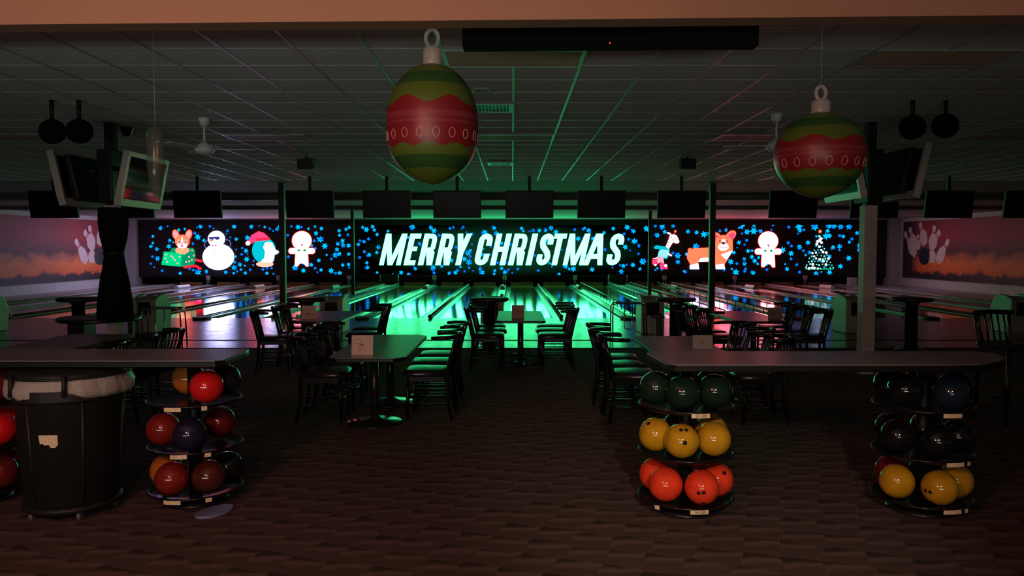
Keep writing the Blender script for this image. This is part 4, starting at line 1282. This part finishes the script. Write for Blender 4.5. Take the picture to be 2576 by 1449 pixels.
# round pedestal tables
for px, n in ((205, 'at the far left before the mural wall'), (776, 'behind the far left table'), (1231, 'behind the chairs left of the middle table'), (1697, 'beside the ball return right of the middle'), (2286, 'alone at the right before the mural wall')):
    p = P(px, 757, 13.0)
    t = empty('round_table', (p.x, p.y - .1, 0), 0, 'dark round pedestal table ' + n, 'table', 'round pedestal tables')
    b = MB(); b.lathe([(.05, .82), (.30, .82), (.325, .835), (.33, .86), (.32, .875), (.05, .88), (.001, .88)], seg=40); b.build('tabletop', mat('dark_laminate', (.02, .02, .02), .45), t)
    b = MB(); b.lathe([(.1, .01), (.1, .77), (.16, .82)], seg=24); b.build('pedestal', M_black, t)
    b = MB(); b.lathe([(.24, 0), (.24, .015), (.12, .03), (.11, .05)], seg=30); b.build('foot', M_iron, t)

# ------------------------------------------------------------------ ball returns
def ball_return(x, lab, m):
    t = empty('ball_return', (x, 16.6, ZL), 0, lab, 'ball return', 'ball return machines')
    # curved shell in side profile (y,z), extruded in x
    prof = [(.35, 0), (.42, .3), (.40, .55), (.28, .74), (.08, .82), (-.12, .8), (-.3, .74), (-.34, .7), (-.34, 0)]
    for nm, x0, x1, s_ in (('side_shell', -.24, -.17, 1.0), ('side_shell', .17, .24, 1.0), ('body', -.17, .17, .94)):
        b = MB(); n = len(prof)
        vs = [(x0, p[0] * s_, p[1] * s_) for p in prof] + [(x1, p[0] * s_, p[1] * s_) for p in prof]
        b.add(vs, [tuple(range(n)), tuple(range(2 * n - 1, n - 1, -1))] + [(i, (i + 1) % n, n + (i + 1) % n, n + i) for i in range(n)])
        b.build(nm, m if nm == 'side_shell' else M_plasticgrey, t, bevel=.02)
    b = MB(); b.box((-.13, -.345, .38), (.13, -.315, .66)); b.build('ball_opening', M_black, t)
    # ball tray toward the viewer
    b = MB()
    for sx in (-.11, .11):
        b.tube([(sx, -.32, .42), (sx, -1.0, .40)], .015, 8)
    b.tube([(-.11, -1.0, .40), (0, -1.08, .41), (.11, -1.0, .40)], .015, 8)
    b.build('ball_rails', M_darksteel, t)
    b = MB(); b.box((-.05, -.95, 0), (.05, -.85, .385)); b.build('tray_leg', M_darksteel, t)
M_shell = mat('mint_shell', (.42, .50, .42), .45)
for rx, n in ((-11.258, 'at the left edge of the view'), (-7.7, 'left of the wrapped post, lit green'), (-3.79, 'behind the far left table'), (-.42, 'behind the middle round table'),
              (2.95, 'right of the middle, beside a round table'), (7.236, 'lit green just left of the right support post'), (10.7, 'at the right edge of the view')):
    ball_return(rx, 'rounded pale ball return machine ' + n, M_shell)

# bent tube ball ramps on the approach
def arcpts(pts, r=.08, n=5):
    out = [Vector(pts[0])]
    for i in range(1, len(pts) - 1):
        a, p, c = Vector(pts[i - 1]), Vector(pts[i]), Vector(pts[i + 1])
        u = (a - p).normalized(); v = (c - p).normalized()
        s0 = p + u * r; s1 = p + v * r
        for k in range(n + 1):
            q = k / n
            out.append(s0 * (1 - q) ** 2 + p * 2 * q * (1 - q) + s1 * q ** 2)
    out.append(Vector(pts[-1]))
    return out
def ramp(x, y, rz, lab):
    t = empty('ball_ramp', (x, y, ZL), R(rz), lab, 'ball ramp', 'tubular ball ramps')
    for yy in (0, .34):
        b = MB(); b.tube(arcpts([(-.33, yy, 0), (-.33, yy, .68), (.33, yy, .68), (.36, yy, 0)], .1), .014, 8); b.build('hoop', M_chrome, t)
    b = MB(); b.tube(arcpts([(-.1, 0, .68), (-.1, -.02, .17), (.06, -.02, .17), (.06, 0, .68)], .06), .011, 8); b.build('cradle', M_chrome, t)
    b = MB(); b.tube([(-.33, 0, .66), (-.33, .34, .66)], .011, 6); b.tube([(.33, 0, .66), (.33, .34, .66)], .011, 6); b.build('cross_bar', M_chrome, t)
ramp(P(1583, 800, 15.6).x, 15.6, 0, 'bent chrome tube ball ramp on the approach beside the right ball return')
ramp(P(405, 800, 14.3).x, 14.3, 8, 'bent tube ball ramp on the left approach beside the left green-lit ball return')

# ------------------------------------------------------------------ counters over the ball racks
ZK = 1.0
def counter(pts_px, lab, zt=ZK):
    pts = [G(px, py, zt) for px, py in pts_px]
    t = empty('counter_top', (pts[0].x, pts[0].y, 0), 0, lab, 'counter')
    P2 = [(p.x - pts[0].x, p.y - pts[0].y) for p in pts]
    b = MB(); b.prism(P2, zt - .045, zt - .003); b.build('edge_band', M_edge, t, bevel=.008)
    cx = sum(p[0] for p in P2) / len(P2); cy = sum(p[1] for p in P2) / len(P2)
    b = MB(); b.prism([(p[0] + (.006 if p[0] < cx else -.006), p[1] + (.006 if p[1] < cy else -.006)) for p in P2], zt - .004, zt); b.build('laminate', M_table, t)
    return t, cy
counter([(-420, 908), (540, 908), (566, 905), (620, 883), (627, 877), (-420, 877)], 'long dark grey counter top over the left ball racks and bin')
rt = [(1627, 886), (1632, 883)] + [(2440, 883), (2500, 888), (2530, 898), (2520, 908), (2470, 917), (2400, 918)] + [(1700, 918), (1680, 916)]
counter(rt[::-1], 'long grey counter top with a rounded right end over the right ball racks')

# ------------------------------------------------------------------ ball racks
def ball_mat(name, c, r=.09):
    return mat('ball_' + name, c, r, coat=.3, noise=(7, .22, (1, 1, 1)))
BM = {'orange-red': ball_mat('orange_red', (.78, .055, .02)), 'yellow': ball_mat('yellow', (.50, .27, .012)), 'black-green': ball_mat('dark_green', (.007, .02, .012)),
      'black': ball_mat('black', (.006, .006, .007)), 'red': ball_mat('red', (.6, .012, .014)), 'navy': ball_mat('navy', (.015, .012, .035)), 'brown': ball_mat('brown', (.07, .014, .01)),
      'dark orange': ball_mat('dark_orange', (.42, .12, .02)), 'dark blue': ball_mat('dark_blue', (.01, .022, .04)), 'deep red': ball_mat('deep_red', (.2, .016, .012)), 'maroon': ball_mat('maroon', (.12, .01, .012))}
RBALL = .108
SHZ = [.676, .372, .078]
SHN = ['top', 'middle', 'bottom']
ball_mesh = {}
hole_mesh = []
def get_ball(cn):
    if cn not in ball_mesh:
        b = MB(); b.sphere((0, 0, 0), RBALL, 40, 24)
        o = b.build('bowling_ball', BM[cn]); ball_mesh[cn] = o.data
        return o
    o = bpy.data.objects.new('bowling_ball', ball_mesh[cn]); COL.objects.link(o)
    return o
def hole_data(r):
    b = MB(); b.lathe([(.0001, 0), (r * .8, 0), (r, -.0012)], seg=16)
    return b
HM = mat('hole_black', (.003, .003, .003), .8)
def balls(rx, ry, sh, lst, rackn, holes={}):
    for i, (ang, cn, where) in enumerate(lst):
        a = R(ang)
        x = rx + .2 * math.sin(a); y = ry - .2 * math.cos(a)
        o = get_ball(cn)
        o.location = (x, y, SHZ[sh] + RBALL + .012)
        tag(o, '%s bowling ball, %s tier, %s, %s' % (cn, SHN[sh], rackn, where), 'bowling ball', 'bowling balls')
        tgt = holes.get(i)
        if tgt is None:
            tgt = (rnd.uniform(-1, 1), rnd.uniform(-.2, 1), rnd.uniform(.2, 1), rnd.uniform(0, 6))
        d = Vector(tgt[:3]).normalized()
        q = d.to_track_quat('Z', 'Y')
        for (dx, dy, r) in ((-.016, .03, .0125), (.016, .03, .0125), (.0, -.052, .0145)):
            v = Vector((dx, dy, 0))
            sp = math.sin(tgt[3]); cp = math.cos(tgt[3])
            v = Vector((v.x * cp - v.y * sp, v.x * sp + v.y * cp, math.sqrt(RBALL ** 2 - dx * dx - dy * dy)))
            w = q @ v
            key = round(r, 4)
            hm = [h for h in hole_mesh if h[0] == key]
            if hm: ho = bpy.data.objects.new('finger_hole', hm[0][1]); COL.objects.link(ho)
            else:
                ho = hole_data(r).build('finger_hole', HM); hole_mesh.append((key, ho.data))
            ho.parent = o
            ho.location = w * 1.006
            ho.rotation_euler = w.to_track_quat('Z', 'Y').to_euler()
def text_mesh(s_, size):
    cu = bpy.data.curves.new('txt', 'FONT'); cu.body = s_; cu.size = size; cu.align_x = 'CENTER'; cu.align_y = 'CENTER'
    o = bpy.data.objects.new('txt', cu); COL.objects.link(o)
    dg = bpy.context.evaluated_depsgraph_get()
    me = bpy.data.meshes.new_from_object(o.evaluated_get(dg))
    bpy.data.objects.remove(o)
    me.materials.clear(); me.materials.append(M_ink)
    return me
def rack(px, ry, lab, labels, top=ZK - .045):
    x = (px - CX) / F * ry
    t = empty('ball_rack', (x, ry, 0), 0, lab, 'ball rack', 'round ball racks')
    b = MB(); b.lathe([(.21, 0), (.215, .015), (.17, .03), (.06, .045), (.045, .05)], seg=36); b.build('base', M_iron, t)
    b = MB(); b.tube([(0, 0, .05), (0, 0, top)], .042, 18); b.build('pole', M_black, t)
    for s_ in range(3):
        z = SHZ[s_]
        b = MB(); b.lathe([(.045, -.01), (.2, -.012), (.285, -.006), (.298, .012), (.292, .016), (.28, .004), (.2, 0), (.045, 0)], (0, 0, z), 56)
        sh = b.build('tier', mat('black_gloss_plastic', (.007, .007, .008), .2, spec=.35), t)
        b = MB(); b.tube([(.3 * math.cos(2 * PI * k / 48), .3 * math.sin(2 * PI * k / 48), z + .012) for k in range(48)], .008, 8, closed=True)
        b.build('rim', mat('black_gloss_plastic', (.007, .007, .008), .2, spec=.35), sh)
        for (ang, w, txt) in labels[s_]:
            a = R(ang); n = 8
            b = MB(); r = .3105; dw = w / r / 2
            vs = []
            for k in range(n + 1):
                aa = a - dw + 2 * dw * k / n
                for zz in (-.014, .012): vs.append((r * math.sin(aa), -r * math.cos(aa), z + zz))
            b.add(vs, [(2 * k, 2 * k + 2, 2 * k + 3, 2 * k + 1) for k in range(n)])
            lb = b.build('weight_label', M_tape, sh)
            if txt:
                me = text_mesh(txt, .026)
                to = bpy.data.objects.new('lettering', me); COL.objects.link(to); to.parent = t
                # part of the rack: lies on the label
                to.location = (.3125 * math.sin(a), -.3125 * math.cos(a), z - .001); to.rotation_euler = (PI / 2, 0, a)
            else:
                pass
    return x
YR = 5.02
x1 = rack(1730, YR, 'three-tier round rack of orange, yellow and dark balls under the right counter',
     [[(4, .115, '12 LBS')], [], [(4, .115, '14 LBS'), (-46, .035, None)]])
x2 = rack(2332, YR, 'three-tier round rack at the far right, mostly dark with yellow balls at the bottom',
     [[(4, .12, None)], [(9, .12, None), (28, .03, None)], [(7, .12, None), (26, .03, None)]])
YL = 5.2
x3 = rack(482, YL, 'three-tier round rack of red and brown balls beside the black bin', [[(-3, .11, None), (33, .035, None)], [(3, .105, None), (36, .04, None)], [(-6, .115, None), (36, .04, None)]])
x4 = rack(-78, YL, 'round ball rack cut by the left edge of the view', [[], [], []])
balls(x1, YR, 0, [(-86, 'black-green', 'far left'), (-19, 'black-green', 'front left'), (48, 'black-green', 'front right'), (114, 'black-green', 'far right'), (178, 'black', 'at the back')], 'rack under right counter', {0: (0, 1, .5, 0), 1: (0, 1, .6, 1)})
balls(x1, YR, 1, [(-86, 'yellow', 'far left'), (-20, 'yellow', 'front left with three holes'), (47, 'yellow', 'front right'), (113, 'yellow', 'back right'), (180, 'black', 'at the back')], 'rack under right counter', {0: (-.2, -.1, 1, .3), 1: (-.02, -.75, .55, 0.0), 2: (0, 1, .4, 0)})
balls(x1, YR, 2, [(-50, 'orange-red', 'front left'), (18, 'orange-red', 'front middle with two holes'), (84, 'orange-red', 'far right'), (-118, 'orange-red', 'back left'), (150, 'orange-red', 'at the back')], 'rack under right counter', {0: (0, 1, .4, 0), 1: (-.22, -.97, -.33, .2), 2: (-.15, -.8, .35, 2.2), 3: (0, 1, .2, 0)})
balls(x2, YR, 0, [(-60, 'black', 'front left'), (20, 'dark blue', 'front right'), (88, 'black', 'far right'), (-128, 'black', 'back left'), (156, 'black', 'at the back')], 'far right rack', {1: (0, 1, .3, 0), 0: (0, 1, .3, 0)})
balls(x2, YR, 1, [(-72, 'black', 'far left'), (-3, 'black', 'front middle'), (70, 'black', 'far right'), (-140, 'black', 'back left'), (145, 'black', 'back right')], 'far right rack', {1: (0, 1, .3, 0)})
balls(x2, YR, 2, [(-72, 'yellow', 'far left'), (3, 'yellow', 'front middle'), (75, 'yellow', 'far right'), (-143, 'maroon', 'back left'), (145, 'black', 'back right')], 'far right rack', {0: (0, 1, .3, 0), 1: (-.9, -.4, -.4, 0), 2: (0, 1, .3, 0)})
balls(x3, YL, 0, [(-148, 'dark orange', 'back left behind the pole'), (45, 'red', 'front right'), (125, 'navy', 'back right')], 'rack beside bin', {1: (0, 1, .3, 0), 0: (0, 1, .3, 0)})
balls(x3, YL, 1, [(-78, 'deep red', 'far left'), (13, 'navy', 'front middle'), (150, 'maroon', 'at the back right')], 'rack beside bin', {0: (0, 1, .3, 0), 1: (0, 1, .3, 0)})
balls(x3, YL, 2, [(-92, 'dark orange', 'far left'), (-24, 'deep red', 'front left'), (45, 'brown', 'front right'), (112, 'black', 'back right')], 'rack beside bin', {0: (0, 1, .3, 0), 1: (0, 1, .3, 0), 2: (0, 1, .3, 0)})
for s_, cn in ((0, 'maroon'), (1, 'red'), (2, 'maroon')):
    balls(x4, YL, s_, [(78, cn, 'its right side showing'), (10, cn, 'at the front'), (146, cn, 'at the back')], 'left edge rack')

# ------------------------------------------------------------------ bin
bx = (168 - CX) / F * 5.0
t = empty('trash_bin', (bx, 5.0, 0), 0, 'tall black round bin on castors with a clear bag, under the left counter', 'trash bin')
M_bin = mat('black_bin_plastic', (.012, .013, .013), .5, spec=.3)
b = MB(); b.lathe([(.26, .09), (.275, .10), (.315, .8), (.33, .82), (.335, .84), (.33, .86)], seg=48, rad=lambda r, z, a: r * (1 + .012 * (abs(math.sin(2 * a)) ** 8))); b.build('body', M_bin, t)
for k in range(6):
    a = 2 * PI * k / 6 + .2
    b = MB(); b.tube([(.276 * math.cos(a), .276 * math.sin(a), .12), (.318 * math.cos(a), .318 * math.sin(a), .8)], .012, 6); b.build('rib', M_bin, t)
M_bag = mat('clear_bag', (.62, .6, .56), .25, alpha=.6, bump=(40, .9, (1, 1, 3)))
b = MB()
prof = [(.345, .775), (.362, .80), (.364, .84), (.356, .88), (.345, .905), (.31, .91)]
b.lathe(prof, seg=96, rad=lambda r, z, a: r * (1 + .012 * math.sin(31 * a + 20 * z) + .012 * math.sin(13 * a) * (1 if z < .9 else .4)) + (.02 * max(0, math.sin(3 * a + 1)) if z < .86 else 0)); 
b.build('bag', M_bag, t)
b = MB(); b.lathe([(.335, .895), (.365, .898), (.365, .912), (.335, .915)], seg=40)
b.build('retaining_band', M_bin, t)
b = MB(); b.lathe([(.355, .905), (.35, .925), (.32, .942), (.24, .949), (.02, .95)], seg=40); b.build('lid', M_bin, t)
b = MB(); vs = []; n = 16
for k in range(n + 1):
    a = -2.03 + 1.25 * k / n
    for rr, zz in ((.372, .77), (.376, .77), (.376, .835 - (.06 * max(0, k - 11) / 5)), (.372, .835 - (.06 * max(0, k - 11) / 5))):
        vs.append((rr * math.cos(a), rr * math.sin(a), zz))
b.add(vs, [(4 * k + j, 4 * k + (j + 1) % 4, 4 * k + 4 + (j + 1) % 4, 4 * k + 4 + j) for k in range(n) for j in range(4)] + [(0, 1, 2, 3), tuple(4 * n + j for j in (3, 2, 1, 0))])
b.build('front_flap', M_bin, t)
for a in (-2.03, -1.14):
    b = MB(); b.tube([(.380 * math.cos(a), .380 * math.sin(a), .80), (.375 * math.cos(a), .375 * math.sin(a), .93)], .014, 6); b.build('strap', M_bin, t)
b = MB(); b.lathe([(.24, .05), (.29, .055), (.29, .085), (.24, .09)], seg=40); b.build('dolly', M_bin, t)
for k in range(5):
    a = 2 * PI * k / 5 - PI / 2 - .6
    b = MB(); b.tube([(.25 * math.cos(a) - .012, .25 * math.sin(a), .027), (.25 * math.cos(a) + .012, .25 * math.sin(a), .027)], .027, 14); b.build('castor', mat('grey_rubber', (.12, .12, .12), .5), t)
# torn label
b = MB()
pts = [(-.055, .04), (.055, .04), (.058, -.02), (.04, -.04), (.015, -.038), (.005, -.02), (-.02, -.022), (-.035, -.012), (-.05, -.015)]
az = -PI / 2 + .09
vs = []
for u, v in pts:
    aa = az + u / .31; zz = .52 + v
    rr = .276 + (.318 - .276) * (zz - .12) / .68 + .006
    vs.append((rr * math.cos(aa), rr * math.sin(aa), zz))
b.add(vs, [tuple(range(len(vs)))])
b.build('torn_sticker', M_tape, t)

# dim blue-grey pad on the floor behind the left rack
p = G(540, 1283, 0.02)
b = MB()
pts = [(p.x + .085 * math.cos(a) - .05 * math.sin(a), p.y + .10 * math.cos(a) + .075 * math.sin(a)) for a in [2 * PI * k / 24 for k in range(24)]]
b.prism(pts, 0.001, .02)
tag(b.build('floor_pad', mat('blue_grey_rubber', (.16, .18, .34), .35), bevel=.004), 'small blue-grey oval pad on the carpet under the left ball rack', 'pad')

# tall chair at the right edge, dark
b_ = None
t = empty('bar_chair', (G(2545, 880, 0.0).x * 0 + (2545 - CX) / F * 7.6, 7.6, 0), R(12), 'tall black slat-back bar chair at the right edge of the view', 'bar chair')
b = MB(); b.box((-.2, -.2, .72), (.2, .2, .78)); b.build('seat', M_vinyl, t, bevel=.02)
for sx in (-1, 1):
    b = MB(); b.tube([(sx * .19, -.19, 0), (sx * .17, -.17, .72)], .018, 8); b.build('leg', M_wood, t)
    b = MB(); b.tube([(sx * .19, .2, 0), (sx * .17, .17, .72), (sx * .19, .2, .92), (sx * .2, .22, 1.04)], .018, 8); b.build('leg', M_wood, t)
    b = MB(); b.tube([(sx * .18, -.18, .25), (sx * .18, .18, .25)], .01, 6); b.build('footrest', M_wood, t)
b = MB(); b.tube([(-.23, .2, 1.05), (0, .25, 1.06), (.23, .2, 1.05)], .024, 8); b.build('top_rail', M_wood, t)
for k in range(5):
    b = MB(); b.tube([((k - 2) * .07, .17, .76), ((k - 2) * .075, .235, 1.04)], .01, 6); b.build('slat', M_wood, t)
